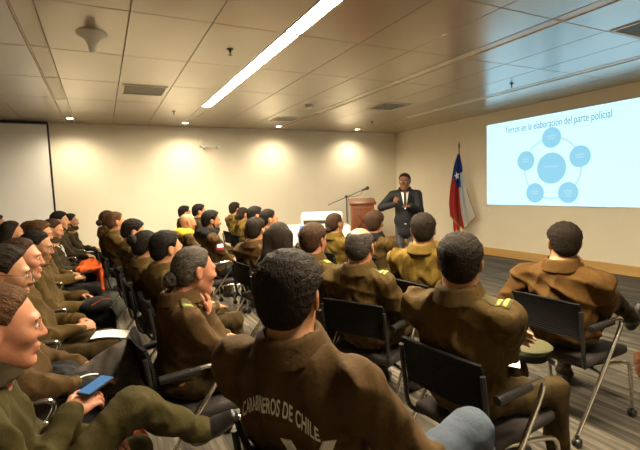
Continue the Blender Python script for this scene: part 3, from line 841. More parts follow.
# white hanging cone (wireless antenna)
t = empty('ceiling_antenna', (.03, 4.42, ZC)); t.scale = (.84, .84, .9); tag(t, 'white trumpet-shaped antenna hanging from a ceiling tile', 'antenna')
MB().lathe([(.142, 0), (.146, -.010), (.138, -.020), (.105, -.034), (.072, -.060), (.052, -.095), (.042, -.135), (.037, -.165), (.028, -.178), (.010, -.182)], seg=36).build('cone', M['white_plastic'], t)
MB().lathe([(.147, .001), (.150, -.004), (.147, -.010), (.140, -.010)], seg=36).build('rim', M['white_plastic'], t)
# sprinklers, detector
for (x, y), w in zip([(1.28, 4.41), (5.54, 4.48), (5.50, 8.1), (1.25, 8.0)], ('left of the glowing strip', 'over the slide wall', 'near the corner above the flag', 'beyond the far end of the glowing strip')):
    t = empty('ceiling_sprinkler', (x, y, ZC)); tag(t, 'small metal ceiling sprinkler ' + w, 'sprinkler', 'ceiling sprinklers')
    MB().lathe([(.035, 0), (.033, -.006), (.012, -.008), (.011, -.03), (.006, -.032), (.006, -.055)], seg=16).build('body', M['dark_metal'], t)
    MB().cyl((0, 0, -.058), (0, 0, -.062), .022, None, 14).build('deflector', M['dark_metal'], t)
t = empty('smoke_detector', (3.33, 6.83, ZC)); tag(t, 'round white smoke detector on the ceiling beyond the glowing strip', 'smoke detector')
MB().lathe([(.062, 0), (.064, -.012), (.055, -.03), (.050, -.045), (.030, -.052)], seg=24).build('housing', M['white_plastic'], t)
MB().lathe([(.066, 0), (.068, -.004), (.062, -.010)], seg=24).build('base_ring', M['white_plastic'], t)
# emergency light on the back wall
t = empty('emergency_wall_lamp', (2.2, YB, 2.60)); tag(t, 'white emergency light with two lamp heads high on the back wall', 'emergency light')
MB().box((-.14, -.03, .10), (.10, .06, .20), .01).build('battery_box', M['wall'], t)
for x in (-.08, .22):
    MB().lathe([(.02, 0), (.045, .02), (.05, .05), (.0001, .055)], (x, -.07, -.06), 18).build('lamp_head', M['white_plastic'], t)
MB().box((.06, -.03, -.02), (.38, .04, .025), .005).build('bracket', M['white_plastic'], t)
# wall socket near the flag
t = empty('wall_socket', (XR, 6.62, .98)); tag(t, 'small white socket plate on the wall behind the flag', 'socket')
MB().box((-.006, 0, 0), (.012, .12, .075), .004).build('plate', M['wall'], t)
MB().box((-.013, 0, 0), (.004, .06, .04), .002).build('insert', M['white_plastic'], t)

# ------------------------------------------------------------------ projected slide on the right wall
scr = empty('wall_mounted_screen', (XR - .02, 5.10, 1.928)); tag(scr, 'bright projected slide of pale blue circles on the right wall', 'screen')
Y0, Y1, Z0, Z1 = 1.49, -1.50, -.833, .835         # relative; y decreasing to the right
MB().box((.008, 0, 0), (.020, 3.02, 1.70), .003).build('surface', M['white_plastic'], scr, smooth=False)
MB().box((-.004, (Y0 + Y1) / 2, 0), (.004, Y0 - Y1, Z1 - Z0)).build('slide', M['screen'], scr, smooth=False)
def disc(y, z, r, m, name, x=-.0095, ring=None):
    n = 40; g = MB()
    pts = [Vector((x, y - 5.10 + r * math.cos(2 * PI * i / n), z - 1.928 + r * math.sin(2 * PI * i / n))) for i in range(n)]
    g.poly(pts, (.002, 0, 0)); return g.build(name, m, scr, smooth=False)
rg = MB(); n = 60
def rp(r, a, x): return Vector((x, .02 + r * math.cos(a), -.148 + r * math.sin(a)))
for i in range(n):
    a0, a1 = 2 * PI * i / n, 2 * PI * (i + 1) / n
    rg.poly([rp(.535, a0, -.0075), rp(.535, a1, -.0075), rp(.575, a1, -.0075), rp(.575, a0, -.0075)])
rg.build('cycle_ring', M['slide_ring'], scr, smooth=False)
CI = [(5.12, 1.78, .285)] + [(5.12 - .555 * math.sin(2 * PI * k / 5), 1.78 + .555 * math.cos(2 * PI * k / 5), .187) for k in range(5)]
for q, (y, z, r) in enumerate(CI):
    dd = disc(y, z, r, M['slide_disc'], 'slide_circle')
    for j in range(1 if q == 0 else 2 + (q == 3)):       # illegible caption lines
        g = MB(); g.box((-.0105, y - 5.10, z - 1.928 + .03 - j * .045), (.001, r * (1.05 if q == 0 else .9 - .2 * j), .022)); g.build('caption_line', M['slide_line'], dd, smooth=False)
tc = bpy.data.curves.new('title', 'FONT'); tc.body = 'Yerros en la elaboraci\u00f3n del parte policial'; tc.size = .185; tc.align_x = 'CENTER'; tc.extrude = .001
to = bpy.data.objects.new('slide_title', tc); COL.objects.link(to)
bpy.context.view_layer.update()
dg = bpy.context.evaluated_depsgraph_get(); me = bpy.data.meshes.new_from_object(to.evaluated_get(dg)); bpy.data.objects.remove(to)
wdt = max(v.co.x for v in me.vertices) - min(v.co.x for v in me.vertices)
for v in me.vertices: v.co = Vector((-.0085 - v.co.z, -v.co.x * 2.04 / wdt, v.co.y * 1.06 + .605))
tt = link('slide_title', me, M['slide_text'], scr)

# ------------------------------------------------------------------ lectern, microphone, flag, projector
def lectern():
    t = empty('lectern', (5.26, 8.24, 0), math.atan2(-.24, .47)); tag(t, 'reddish wooden lectern with a carved crest on its front', 'lectern')
    MB().box((0, 0, .05), (.58, .46, .10), .01).build('plinth', M['lectern'], t)
    MB().box((0, 0, .64), (.50, .38, 1.08), .008).build('body', M['lectern'], t)
    f = MB()
    for s in (-1, 1): f.box((s * .225, -.196, .62), (.05, .018, 1.02), .004)
    for z in (.14, 1.08): f.box((0, -.196, z), (.41, .018, .06), .004)
    f.build('front_moulding', M['lectern'], t)
    r = Matrix.Rotation(math.radians(12), 3, 'X')
    MB().box((0, -.01, 1.235), (.60, .48, .05), .012, r).build('top', M['lectern'], t)
    c = MB()
    for s in (-1, 1):
        a = s * math.radians(52)
        c.box((0, -.200, .80), (.42, .016, .028), .005, Matrix.Rotation(a, 3, 'Y'))
        c.box((s * .11, -.200, .80 - .14), (.09, .016, .045), .005, Matrix.Rotation(a, 3, 'Y'))
        c.box((s * -.06, -.202, .80 - .077), (.05, .02, .03), .005, Matrix.Rotation(a, 3, 'Y'))
    c.tube([(math.cos(q) * .135, -.200, .80 + math.sin(q) * .135) for q in np.linspace(-PI * .9, -.1 * PI, 14)], .011, 8, 0)
    c.build('carved_crest', M['lectern_dark'], t)
lectern()
def mic():
    t = empty('microphone_stand', (3.16, 5.36, 0)); tag(t, 'black boom microphone stand in front of the lectern', 'microphone stand')
    MB().cyl((0, 0, .06), (0, 0, .85), .011, None, 12).build('lower_pole', M['black_plastic'], t)
    MB().cyl((0, 0, .80), (0, 0, 1.43), .0075, None, 12).build('upper_pole', M['black_plastic'], t)
    MB().cyl((0, 0, .80), (0, 0, .90), .019, .016, 14, .003).build('clutch', M['black_plastic'], t)
    MB().ball((0, 0, 1.43), .022, 14).build('boom_joint', M['black_plastic'], t)
    a, b2 = Vector((-.245, .115, 1.32)), Vector((.225, -.105, 1.52))
    MB().tube([a, b2], .0065, 8, 0).build('boom_arm', M['black_plastic'], t)
    m = MB(); d = (b2 - a).normalized(); m.cyl(b2 - d * .02, b2 + d * .05, .012, .017, 12); m.ball(b2 + d * .065, .026, 14)
    m.build('microphone', M['black_plastic'], t)
    MB().tube([b2, b2 + Vector((-.05, .02, -.07)), b2 + Vector((-.13, .06, -.09)), (.03, 0, 1.41), (.02, .0, 1.2), (.016, 0, .95)], .0035, 6, 6).build('cable', M['black_plastic'], t)
    for k in range(3):
        q = 2 * PI * k / 3 + .4
        MB().tube([(0, 0, .12), (.10 * math.cos(q), .10 * math.sin(q), .10), (.30 * math.cos(q), .30 * math.sin(q), .012)], .009, 8, 4).build('leg', M['black_plastic'], t)
mic()
def flag():
    t = empty('flag', (7.0, 7.0, 0), -PI / 4); tag(t, 'tricolour flag with a white star hanging from an upright wooden pole', 'flag')
    # local x = to the right as seen from the room, local y = towards the corner
    MB().cyl((0.0, 0, .04), (-.0, 0, 2.36), .016, .013, 16).build('pole', M['pole_wood'], t)
    MB().lathe([(.018, 2.34), (.026, 2.355), (.016, 2.375), (.022, 2.40), (.012, 2.43), (.004, 2.475), (.0005, 2.48)], (0, 0, 0), 14).build('finial', M['pole_wood'], t)
    MB().lathe([(.20, 0), (.20, .02), (.15, .04), (.05, .06), (.03, .10)], (0, 0, 0), 28).build('base', M['pole_wood'], t)
    tab = [(0, -.030, .012), (.10, -.075, .035), (.2, -.115, .060), (.35, -.150, .085), (.5, -.185, .125), (.65, -.210, .175), (.8, -.225, .235), (.9, -.215, .285), (1, -.205, .325)]
    def row(v):
        for (a, l0, r0), (b3, l1, r1) in zip(tab, tab[1:]):
            if v <= b3 + 1e-6: f = (v - a) / (b3 - a); return l0 + (l1 - l0) * f, r0 + (r1 - r0) * f
        return tab[-1][1:]
    NU, NV = 34, 40
    def bottom(u): return .86 - .30 * max(0, 1 - abs(u - .52) / .52) + (.10 if u > .6 else .0) * 0
    def pt(u, v):
        l, r = row(v); x = l + (r - l) * u; z = 2.20 + (bottom(u) - 2.20) * v
        amp = .015 + .055 * v
        y = -.03 - .02 * v + amp * math.sin(u * 15.5 + 1.2 * v) + .3 * amp * math.sin(u * 31 + 3 * v)
        return Vector((x, y, z))
    bm = bmesh.new(); g = [[bm.verts.new(pt(i / NU, j / NV)) for j in range(NV + 1)] for i in range(NU + 1)]
    def colour(u, v):
        if v < .36 + .16 * u and not (u > .72 and v > .27): return 2
        return 0 if u < .545 else 1
    for i in range(NU):
        for j in range(NV):
            f = bm.faces.new((g[i][j], g[i + 1][j], g[i + 1][j + 1], g[i][j + 1])); f.material_index = colour((i + .5) / NU, (j + .5) / NV); f.smooth = True
    bmesh.ops.solidify(bm, geom=list(bm.faces), thickness=.004)
    me = bpy.data.meshes.new('cloth'); bm.to_mesh(me); bm.free()
    cl = link('cloth', me, [M['flag_red'], M['flag_white'], M['flag_blue']], t)
    # star
    s = MB(); c = (.36, .285)
    star = []
    for q in range(10):
        rr = (.098 if q % 2 == 0 else .040); a = PI / 2 + q * PI / 5 + .25; p = pt(.40, .30); star.append(Vector((p.x + rr * .62 * math.cos(a), p.y - .052, p.z + rr * 1.05 * math.sin(a))))
    s.poly(star, (0, .006, 0)); s.build('star', M['flag_white'], cl, smooth=False)
    fr = MB(); fr.tube([pt(u, 1.0) + Vector((0, -.004, -.006)) for u in np.linspace(0, 1, 40)], .013, 8, 0)
    fr.tube([pt(1.0, v) + Vector((.004, -.003, 0)) for v in np.linspace(.55, 1, 16)], .009, 8, 0)
    fr.build('fringe', M['gold'], cl)
    # back fold of red cloth that hangs lower
    def pt2(u, v): return Vector((-.15 + .14 * u + .02 * v, .05 + .02 * math.sin(u * 9), .95 - (.52 + .08 * u) * v))
    MB().grid(pt2, 12, 10, .004).build('lower_fold', M['flag_red'], t)
flag()
def av_cart():
    t = empty('table', (2.68, 5.22, 0), math.atan2(-.25, .49)); tag(t, 'small table under the white projector', 'table')
    MB().box((-.15, 0, .93), (1.05, .50, .26), .045, seg=4).build('table_top', M['white_plastic'], t)
    for x in (-.62, .32):
        for y in (-.2, .2): MB().cyl((x, y, .0), (x, y, .82), .016, None, 12).build('leg', M['dark_metal'], t)
    MB().box((-.15, 0, .45), (.96, .42, .02), .004).build('shelf', M['dark_metal'], t)
    p = empty('projector', (2.68, 5.22, 1.06), math.atan2(-.25, .49)); tag(p, 'large white projector with a dark slot standing on the table', 'projector')
    MB().box((0, 0, .125), (.56, .36, .10), .035, seg=4).build('casing', M['white_plastic'], p)
    MB().box((.0, 0, .05), (.52, .33, .07), .008).build('lower_body', M['black_plastic'], p)
    MB().box((-.265, 0, .075), (.03, .34, .12), .012).build('end_panel', M['white_plastic'], p)
    MB().box((.0, -.168, .020), (.54, .02, .022), .005).build('bottom_rail', M['white_plastic'], p)
    for x in (-.2, .2):
        for y in (-.12, .12): MB().cyl((x, y, 0), (x, y, .02), .02, None, 12).build('foot', M['black_plastic'], p)
    MB().cyl((.18, .17, .085), (.18, .20, .085), .045, .05, 24).build('lens_barrel', M['lens'], p)
av_cart()

# ------------------------------------------------------------------ audience
CH0 = None
def chair_for(k, label, yaw, back=.0):
    global CH0
    ry = math.radians(yaw); loc = k.o[:2] - (rotz(ry) @ A(back, 0, 0))[:2]
    if CH0 is None: CH0 = make_chair(loc, ry, label); return CH0
    return copy_tree(CH0, loc, ry, label)
PEOPLE = {}
def seat(key, head, label, chair_label, chair_yaw=None, back=.0, **kw):
    k = person(key, head, label, **kw); PEOPLE[key] = k
    chair_for(k, chair_label, 4 if chair_yaw is None else chair_yaw * .35, back)
    return k
CL = 'black mesh-back armchair under the '
# front-left row, seen in profile
k = seat('A1', (-.31, 1.62, 1.165), 'ginger-haired person in a green jacket holding a phone, in profile at lower left corner', CL + 'ginger-haired person at the lower left corner',
     yaw=8, look=8, pitch=6, jacket='olive_green', trouser='olive_green', hair='thin', hcol='lightbrown', skin='pink', face=True, res=.0055, lean=.05, collar='dark_olive', bulk=1.08, chair_yaw=8,
     arms=(dict(w=(.21, .0, .83), d=(.9, .35, .25), n=(-.2, -.5, .8), c=.7), 'lap'), legs={-1: ((.42, .02, .78), (.70, .16, .52)), 1: ((.44, .13, .54), (.42, .13, .095))}, epaul=False)
k = seat('A2', (-.43, 2.40, 1.215), 'person with glasses half hidden behind the ginger-haired person, black jacket on the lap', CL + 'person with glasses at the left edge',
     yaw=4, look=6, pitch=8, jacket='olive_brown', trouser='trouser_grey', hair='short', hcol='dark', skin='tan', face=True, res=.0065, glasses=True, arms=('lap', 'lap'), epaul=True, legs={-1: ((.44, -.02, .74), (.66, .05, .40)), 1: ((.44, .13, .54), (.42, .13, .095))})
k = seat('A3', (-.478, 3.28, 1.18), 'left-row person with brown tied-back hair and clasped hands over a white sheet', CL + 'person with clasped hands in the left row',
     yaw=2, look=-3, pitch=3, jacket='olive', trouser='trouser_olive', hair='bun', hcol='brown', skin='pink', female=True, face=True, res=.007, arms=('clasp', 'clasp'), epaul=(-1,))
k = seat('A4', (-.49, 4.12, 1.17), 'left-row person with dark tied-back hair, black trousers and lowered eyes', CL + 'person with dark tied-back hair in the left row',
     yaw=2, look=-6, pitch=12, jacket='olive', trouser='trouser_black', hair='bun', hcol='black', skin='tan', female=True, face=True, res=.008, arms=('lap', 'clasp'), epaul=True)
k = seat('A5', (-.60, 5.35, 1.195), 'left-row person with short light brown hair, behind the one with lowered eyes', CL + 'person with light brown hair in the left row',
     yaw=0, look=-4, pitch=14, jacket='olive', trouser='trouser_black', hair='short', hcol='lightbrown', skin='light', face=True, res=.009, arms=('clasp', 'clasp'))
k = seat('A6', (-.55, 6.12, 1.175), 'person in a dark jacket with pale piping along the collar, far left row', CL + 'person with pale piping on the jacket',
     yaw=0, look=-4, pitch=16, jacket='dark_olive', trouser='trouser_black', hair='knot', hcol='brown', skin='light', female=True, face=True, res=.0095, arms=('lap', 'lap'))
k = seat('A7', (-.565, 7.40, 1.225), 'tall person with thick black hair in profile, far left row', CL + 'tall person with thick black hair',
     yaw=0, look=-4, pitch=6, jacket='dark_olive', trouser='trouser_black', hair='flat', hcol='black', skin='light', face=True, res=.011)
k = seat('A8', (-.48, 8.30, 1.155), 'bearded person resting chin on a hand at the far end of the left row', CL + 'bearded person in the left row',
     yaw=-4, look=-6, pitch=0, jacket='dark_olive', trouser='trouser_black', hair='short', hcol='black', skin='tan', face=True, beard=True, res=.011, arms=('chin', 'lap'))
k = seat('A9', (-.99, 6.32, 1.165), 'person with long dark hair at the left edge, in the row against the partition', CL + 'person with long dark hair by the partition',
     yaw=0, look=10, jacket='olive', hair='long', hcol='dark', skin='light', female=True, res=.011)
k = seat('A10', (-.89, 7.05, 1.12), 'person with reddish brown hair mostly hidden in the row against the partition', CL + 'person with reddish brown hair by the partition',
     yaw=0, look=-4, jacket='dark_olive', hair='short', hcol='red', skin='light', res=.012)
k = seat('A11', (-1.45, 8.10, 1.205), 'dark-haired person cut off by the left edge of the photo beside the partition', CL + 'dark-haired person cut off by the left edge',
     yaw=0, look=-4, jacket='dark_olive', hair='short', hcol='black', skin='tan', res=.012)
# second row
k = seat('C1', (.490, 1.190, 1.235), 'person seen from behind in a brown jacket with white lettering across the back', CL + 'person with white lettering on the jacket',
     yaw=34, look=48, pitch=3, sway=.10, jacket='olive_brown', trouser='jeans', hair='flat', hcol='dark', skin='light', res=.006, lean=-.03, bulk=1.14, shoulder=.205, arms=(dict(w=(.22, -.22, .66), d=(.9, .2, -.1), n=(0, 0, 1), c=.35, pole=(-.35, -.9, -.6)), 'lap'), chair_yaw=14, legs={-1: ((.35, -.36, .73), (.44, -.44, .32)), 1: ((.40, -.14, .58), (.44, -.14, .10))}, legyaw=-40, wr=.016)
C1 = k
k = seat('B1', (.434, 2.406, 1.13), 'person with grey hair in a low bun resting chin on a hand, second row', CL + 'person with the grey bun',
     yaw=6, look=12, pitch=5, jacket='olive_brown', trouser='trouser_olive', hair='bun', hcol='grey', skin='pink', female=True, face=True, res=.006, lean=.10, arms=('chin', 'clasp'), epaul=True, bulk=1.08, chair_yaw=8)
k = seat('B2', (.412, 3.353, 1.15), 'person with short black hair and high collar, next beyond the grey bun', CL + 'person next beyond the grey bun',
     yaw=14, look=18, pitch=3, jacket='olive', hair='short', hcol='black', skin='light', res=.0075, chair_yaw=10)
k = seat('B3', (.329, 4.01, 1.115), 'person with a black bun in the second row, two seats beyond the grey bun', CL + 'person with the black bun',
     yaw=14, look=20, pitch=5, jacket='olive', hair='highbun', hcol='black', skin='light', female=True, res=.0085, chair_yaw=10)
k = seat('B4', (.281, 4.95, 1.17), 'second-row person with smooth black hair and bowed head, beyond the black bun', CL + 'person with bowed head in the second row',
     yaw=16, look=6, pitch=18, jacket='olive', hair='short', hcol='black', skin='light', res=.0095, chair_yaw=12)
k = seat('B5', (.151, 6.0, 1.225), 'second-row person with light brown tied-back hair, in front of the far low bun', CL + 'person with light brown tied-back hair',
     yaw=18, look=14, pitch=4, jacket='olive', hair='knot', hcol='lightbrown', skin='light', female=True, face=True, res=.010, chair_yaw=12)
k = seat('B6', (.07, 6.9, 1.22), 'person with a dark low bun at the far end of the second row', CL + 'person at the far end of the second row',
     yaw=20, look=30, pitch=4, jacket='olive', hair='bun', hcol='brown', skin='light', female=True, res=.011, chair_yaw=12)
# third row
k = seat('E6', (1.43, 1.43, 1.20), 'broad-shouldered person with short dark hair and folded arms, beside the green cap', CL + 'person with folded arms',
     yaw=22, look=42, pitch=2, jacket='olive', trouser='trouser_olive', hair='short', hcol='dark', skin='light', res=.006, lean=-.07, bulk=1.12, shoulder=.205, arms=('cross', 'cross'), epaul=(-1,), chair_yaw=16, back=-.015, legyaw=-26)
E6 = k
k = seat('E1', (1.51, 2.40, 1.16), 'person with a bald crown ringed by grey hair, third row', CL + 'person with the bald crown',
     yaw=26, look=38, pitch=6, jacket='olive', hair='ring', hcol='salt', skin='pink', res=.0065, lean=-.05, bulk=1.1, shoulder=.20, epaul=(-1,), chair_yaw=75, back=-.035)
k = seat('E2', (1.45, 2.98, 1.155), 'person with short brown hair and glasses, third row, left of the bald crown', CL + 'person with glasses in the third row',
     yaw=18, look=30, pitch=3, jacket='olive', hair='flat', hcol='brown', skin='pink', res=.0075, glasses=True, epaul=(-1,), chair_yaw=12)
C2W = (.21, -.03, 1.03)
k = seat('C2', (1.385, 3.535, 1.135), 'person with long straight dark hair down the back, third row', CL + 'person with long straight hair in the third row',
     yaw=26, look=52, pitch=3, jacket='dark_olive', hair='long', hcol='dark', skin='light', female=True, res=.009, chair_yaw=14, arms=(dict(w=C2W, d=(.3, .0, .95), n=(.9, -.3, -.1), c=.6, pole=(.2, -.6, -1)), 'lap'))
k = seat('C3', (1.425, 4.30, 1.145), 'person with short dark hair and a thick collar, third row beyond the long-haired person', CL + 'person beyond the long-haired one',
     yaw=30, look=40, pitch=3, jacket='olive_brown', hair='short', hcol='dark', skin='light', res=.009, chair_yaw=16)
k = seat('D1', (1.236, 5.50, 1.195), 'bearded person in a jacket with a black hood and flag patch, hand at the mouth', CL + 'bearded person with the black hood',
     yaw=6, look=-2, pitch=6, jacket='olive_brown', trouser='trouser_black', hair='flat', hcol='black', skin='tan', face=True, beard=True, res=.009, arms=('chin', 'lap'), hood='black_cloth', chair_yaw=6)
D1 = k
k = seat('D2', (1.078, 6.30, 1.145), 'bald person with a yellow hood lying over the collar', CL + 'bald person with the yellow hood',
     yaw=6, look=8, pitch=4, jacket='olive_brown', hair='none', hcol='dark', skin='light', face=True, res=.010, hood='yellow_cloth', chair_yaw=6)
k = seat('D3', (1.51, 7.60, 1.23), 'person with short black hair in profile at the back, above the bearded person', CL + 'person behind the bearded one',
     yaw=0, look=-4, pitch=6, jacket='dark_olive', hair='short', hcol='black', skin='light', face=True, res=.011)
k = seat('D4', (1.40, 8.42, 1.19), 'person with short black hair half hidden at the far end, behind the bald head', CL + 'half-hidden person behind the bald head',
     yaw=10, look=10, jacket='dark_olive', hair='short', hcol='black', skin='light', res=.012)
# front row
k = seat('F1', (2.671, 1.758, 1.145), 'heavy person in an amber jacket, legs crossed and hand at the cheek, front row right', CL + 'person in the amber brown jacket',
     yaw=14, look=46, pitch=4, jacket='olive_amber', trouser='dark_olive', hair='short', hcol='dark', skin='light', res=.0065, lean=.0, bulk=1.2, shoulder=.21, chair_yaw=6,
     arms=('cheek', dict(w=(.10, .26, .715), d=(1, -.2, -.1), n=(0, 0, 1), c=.4, pole=(-.5, .45, -.8))), legs={-1: ((.42, -.16, .73), (.80, -.19, .50)), 1: ((.44, .15, .54), (.46, .15, .095))})
k = seat('E5', (2.24, 2.63, 1.20), 'person in a light olive jacket with both ears showing, front row before the speaker', CL + 'front-row person with both ears showing',
     yaw=34, look=50, pitch=2, jacket='olive_gold', hair='short', hcol='dark', skin='light', res=.0075, bulk=1.1, chair_yaw=18)
k = seat('E4', (2.673, 3.93, 1.155), 'person with short brown hair and a dark scarf round the neck, front row', CL + 'person with the dark scarf',
     yaw=26, look=36, pitch=3, jacket='olive', hair='flat', hcol='brown', skin='light', res=.0085, collar='black_cloth', chair_yaw=16)
k = seat('E3', (2.457, 4.45, 1.13), 'person with brown hair in a small low bun, front row beside the projector', CL + 'person with the small brown bun by the projector',
     yaw=28, look=18, pitch=3, jacket='olive_gold', hair='knot', hcol='brown', skin='light', female=True, res=.0085, chair_yaw=16)
k = seat('C4', (1.83, 5.00, 1.195), 'person with dark hair tied back and face in profile, left of the laptop', CL + 'person in profile left of the laptop',
     yaw=10, look=-4, pitch=4, jacket='olive', hair='knot', hcol='black', skin='light', female=True, face=True, res=.0095, chair_yaw=10)
k = seat('C5', (1.933, 5.82, 1.205), 'short-haired person in profile, just left of the one by the laptop', CL + 'short-haired person left of the laptop',
     yaw=8, look=2, pitch=4, jacket='olive', hair='short', hcol='black', skin='light', face=True, res=.010, chair_yaw=10)
k = seat('C7', (2.19, 7.25, 1.15), 'person with tied dark hair and light olive jacket, far part of front row', CL + 'last but one in the front row',
     yaw=14, look=16, jacket='olive_gold', hair='bun', hcol='dark', skin='light', female=True, res=.011)
k = seat('C6', (2.244, 7.95, 1.225), 'person with cropped dark hair at the far end of the front row', CL + 'person at the far end of the front row',
     yaw=14, look=20, jacket='olive_gold', hair='short', hcol='dark', skin='light', res=.012)
# a neighbour beyond the right edge: only the tip of one shoe is in view
k = seat('F2', (3.13, 1.03, 1.16), 'person past the right edge of whom only a brown shoe shows', CL + 'person beyond the right edge',
     yaw=35, look=40, jacket='olive', trouser='trouser_olive', hair='short', hcol='dark', skin='light', res=.014, shoes='shoe_brown',
     legs={-1: ((.45, -.10, .54), (.58, -.10, .12)), 1: ((.45, .17, .54), (.78, .29, .11))})

# ------------------------------------------------------------------ details on the near people
def back_text():
    J, root = C1.J, C1.root
    tcv = bpy.data.curves.new('lettering', 'FONT'); tcv.body = 'CARABINEROS DE CHILE'; tcv.size = .06; tcv.align_x = 'CENTER'; tcv.space_character = 1.06; tcv.offset = .0015
    o = bpy.data.objects.new('lettering', tcv); COL.objects.link(o); bpy.context.view_layer.update()
    me = bpy.data.meshes.new_from_object(o.evaluated_get(bpy.context.evaluated_depsgraph_get())); bpy.data.objects.remove(o)
    bm = bmesh.new(); bm.from_mesh(me)
    for it in range(3): bmesh.ops.subdivide_edges(bm, edges=[e for e in bm.edges if e.calc_length() > .012], cuts=1)
    bmesh.ops.triangulate(bm, faces=bm.faces)
    co = np.array([v.co[:] for v in bm.verts]); w = co[:, 0].max() - co[:, 0].min(); xs = co[:, 0] / w
    wid = .275; y = -xs * wid + .075; z = TZ + co[:, 1] * 1.0 - .06 * (xs * 2) ** 2 - 0.0 * xs
    P = J.march(np.stack([np.full(len(xs), -.45), y, z], 1), (1, 0, 0), .7) + A(-.0025, 0, 0)
    for v, p in zip(bm.verts, P): v.co = p
    bm.to_mesh(me); bm.free(); link('lettering', me, M['text'], root)
    for yy, sk_ in ((.035, .01), (-.055, -.012)):                              # tops of a second line, cut off by the chair
        patch_obj('lettering', J, [A(-.45, yy + sk_, TZ - .06), A(-.45, yy - .03 + sk_, TZ - .06), A(-.45, yy - .03 - sk_, TZ - .12), A(-.45, yy - sk_, TZ - .12)], 4, 4, (1, 0, 0), .003, M['text'], root, .002)
TZ = .945
back_text()
# flag patch on the bearded person's right sleeve
d1 = D1; m0 = d1.SH[-1] * .62 + d1.EL[-1] * .38
for nm, dz, mm in (('sleeve_patch', .0, 'flag_white'), ('sleeve_patch_stripe', -.02, 'flag_red')):
    h_ = .038 if dz == 0 else .018
    c_ = m0 + A(0, -.2, dz)
    patch_obj(nm, d1.J, [c_ + A(-.042, 0, h_), c_ + A(.042, 0, h_), c_ + A(.042, 0, -h_), c_ + A(-.042, 0, -h_)], 5, 5, (0, 1, 0), .004 if dz == 0 else .008, M[mm], d1.root, .003)
# earring of the person with the grey bun
b1 = PEOPLE['B1']; e_ = MB(); e_.ball(b1.hp + b1.R @ (A(-.004, -.090, -.037) * HS), .005, 10); e_.build('earring', M['button'], b1.root)
# pale piping
a6 = PEOPLE['A6']
for s in (-1, 1):
    g = MB(); pts = a6.J.march(np.array([a6.N + A(.3, s * .055, -.02), a6.N + A(.3, s * .050, -.08), a6.N + A(.3, s * .03, -.16)]), (-1, 0, 0)); g.tube([p + A(.004, 0, 0) for p in pts], .006, 6, 5); g.build('collar_piping', M['shirt'], a6.root)

# ------------------------------------------------------------------ the speaker
k = person('SP', (4.405, 5.60, 1.625), 'standing person in a dark suit, white shirt and tie, gesturing with both hands', yaw=-128, look=-140, pitch=4, jacket='suit', trouser='suit_grey',
    hair='thin', hcol='dark', skin='brown', face=True, res=.008, stand=.93, lean=.02, group='speaker', collar='suit', hres=.006, wr=.003,
    arms=(dict(w=(.20, -.16, 1.27), d=(.35, .25, .9), n=(.7, -.6, .2), c=1.1, pole=(-.1, -.9, -.5)), dict(w=(.24, .10, 1.235), d=(.35, -.9, .05), n=(.1, .1, 1), c=.15, pole=(-.5, .45, -.7))))
del k.root['group']
J = k.J
def front(pts, nu, nv, off, name, m, th=.003): return patch_obj(name, J, [A(.5, *p) for p in pts], nu, nv, (-1, 0, 0), off, M[m], k.root, th)
nz = k.N[2]
front([(.062, nz + .005), (-.062, nz + .005), (-.010, nz - .27), (.010, nz - .27)], 6, 12, .008, 'shirt_front', 'shirt')
front([(.017, nz - .01), (-.017, nz - .01), (-.024, nz - .24), (.024, nz - .24)], 3, 10, .015, 'tie', 'tie')
for s in (-1, 1): front([(s * .068, nz + .015), (s * .115, nz - .04), (s * .075, nz - .15), (s * .012, nz - .29)], 6, 8, .011, 'lapel', 'suit')
sc_ = SDF()
def ring(Q):
    q = Q - (k.N + A(.0, 0, .045)); e = np.hypot(q[:, 0] / .068, q[:, 1] / .066); return np.maximum(np.abs(e - 1) * .065 - .005, np.abs(q[:, 2]) - .024)
sc_.raw(ring, k.N + A(-.1, -.1, -.02), k.N + A(.1, .1, .1)); link('shirt_collar', sc_.mesh('shirt_collar', .006), M['shirt'], k.root)
front([(.016, .955), (-.016, .955), (-.016, .925), (.016, .925)], 2, 2, .006, 'belt_buckle', 'chrome')
for y_ in (0,):
    for z_ in (nz - .31, nz - .42):
        bb = MB(); p_ = J.march(np.array([A(.5, .012, z_)]), (-1, 0, 0))[0]; bb.ball(p_, (.005, .010, .010), 10); bb.build('button', M['black_plastic'], k.root)
# ------------------------------------------------------------------ things held, worn off or set down
def world(k, p): return k.o + rotz(k.ry) @ A(*p)
def phone(k, p, yaw, tilt, label, m='phone_screen', sz=(.075, .15)):
    t = empty('phone', world(k, p)); t.rotation_euler = (0, tilt, k.ry + yaw); tag(t, label, 'phone', 'phones in hands')
    MB().box((0, 0, 0), (sz[1], sz[0], .009), .004).build('body', M['black_plastic'], t)
    MB().box((0, 0, .005), (sz[1] * .92, sz[0] * .9, .002)).build('display', M[m], t, smooth=False)
a1 = PEOPLE['A1']; phone(a1, (.305, .045, .885), math.radians(35), math.radians(-8), 'phone with a glowing blue display in the hand of the ginger-haired person', sz=(.060, .115))
a5 = PEOPLE['A5']; c2 = PEOPLE['C2']; phone(c2, (.255, -.005, 1.15), math.radians(-25), math.radians(-82), 'phone with a blue display held up before the long straight hair', 'laptop_screen', (.07, .145))
phone(a5, (.36, -.02, .735), 0, math.radians(-20), 'dark phone held over the orange jacket in the left row', 'lens')
def blob_thing(name, label, cat, m, prims, amp, h, loc, rz, seed, parts=None):
    S = SDF()
    for a in prims: S.ell(*a) if len(a) < 5 else S.cone(*a)
    S.raw(wrinkle(amp, seed, .9, 1), (0, 0, 0), (0, 0, 0), mode='d')
    o = link(name, S.mesh(name, h), M[m]); o.location = loc; o.rotation_euler = (0, 0, rz); tag(o, label, cat); return o
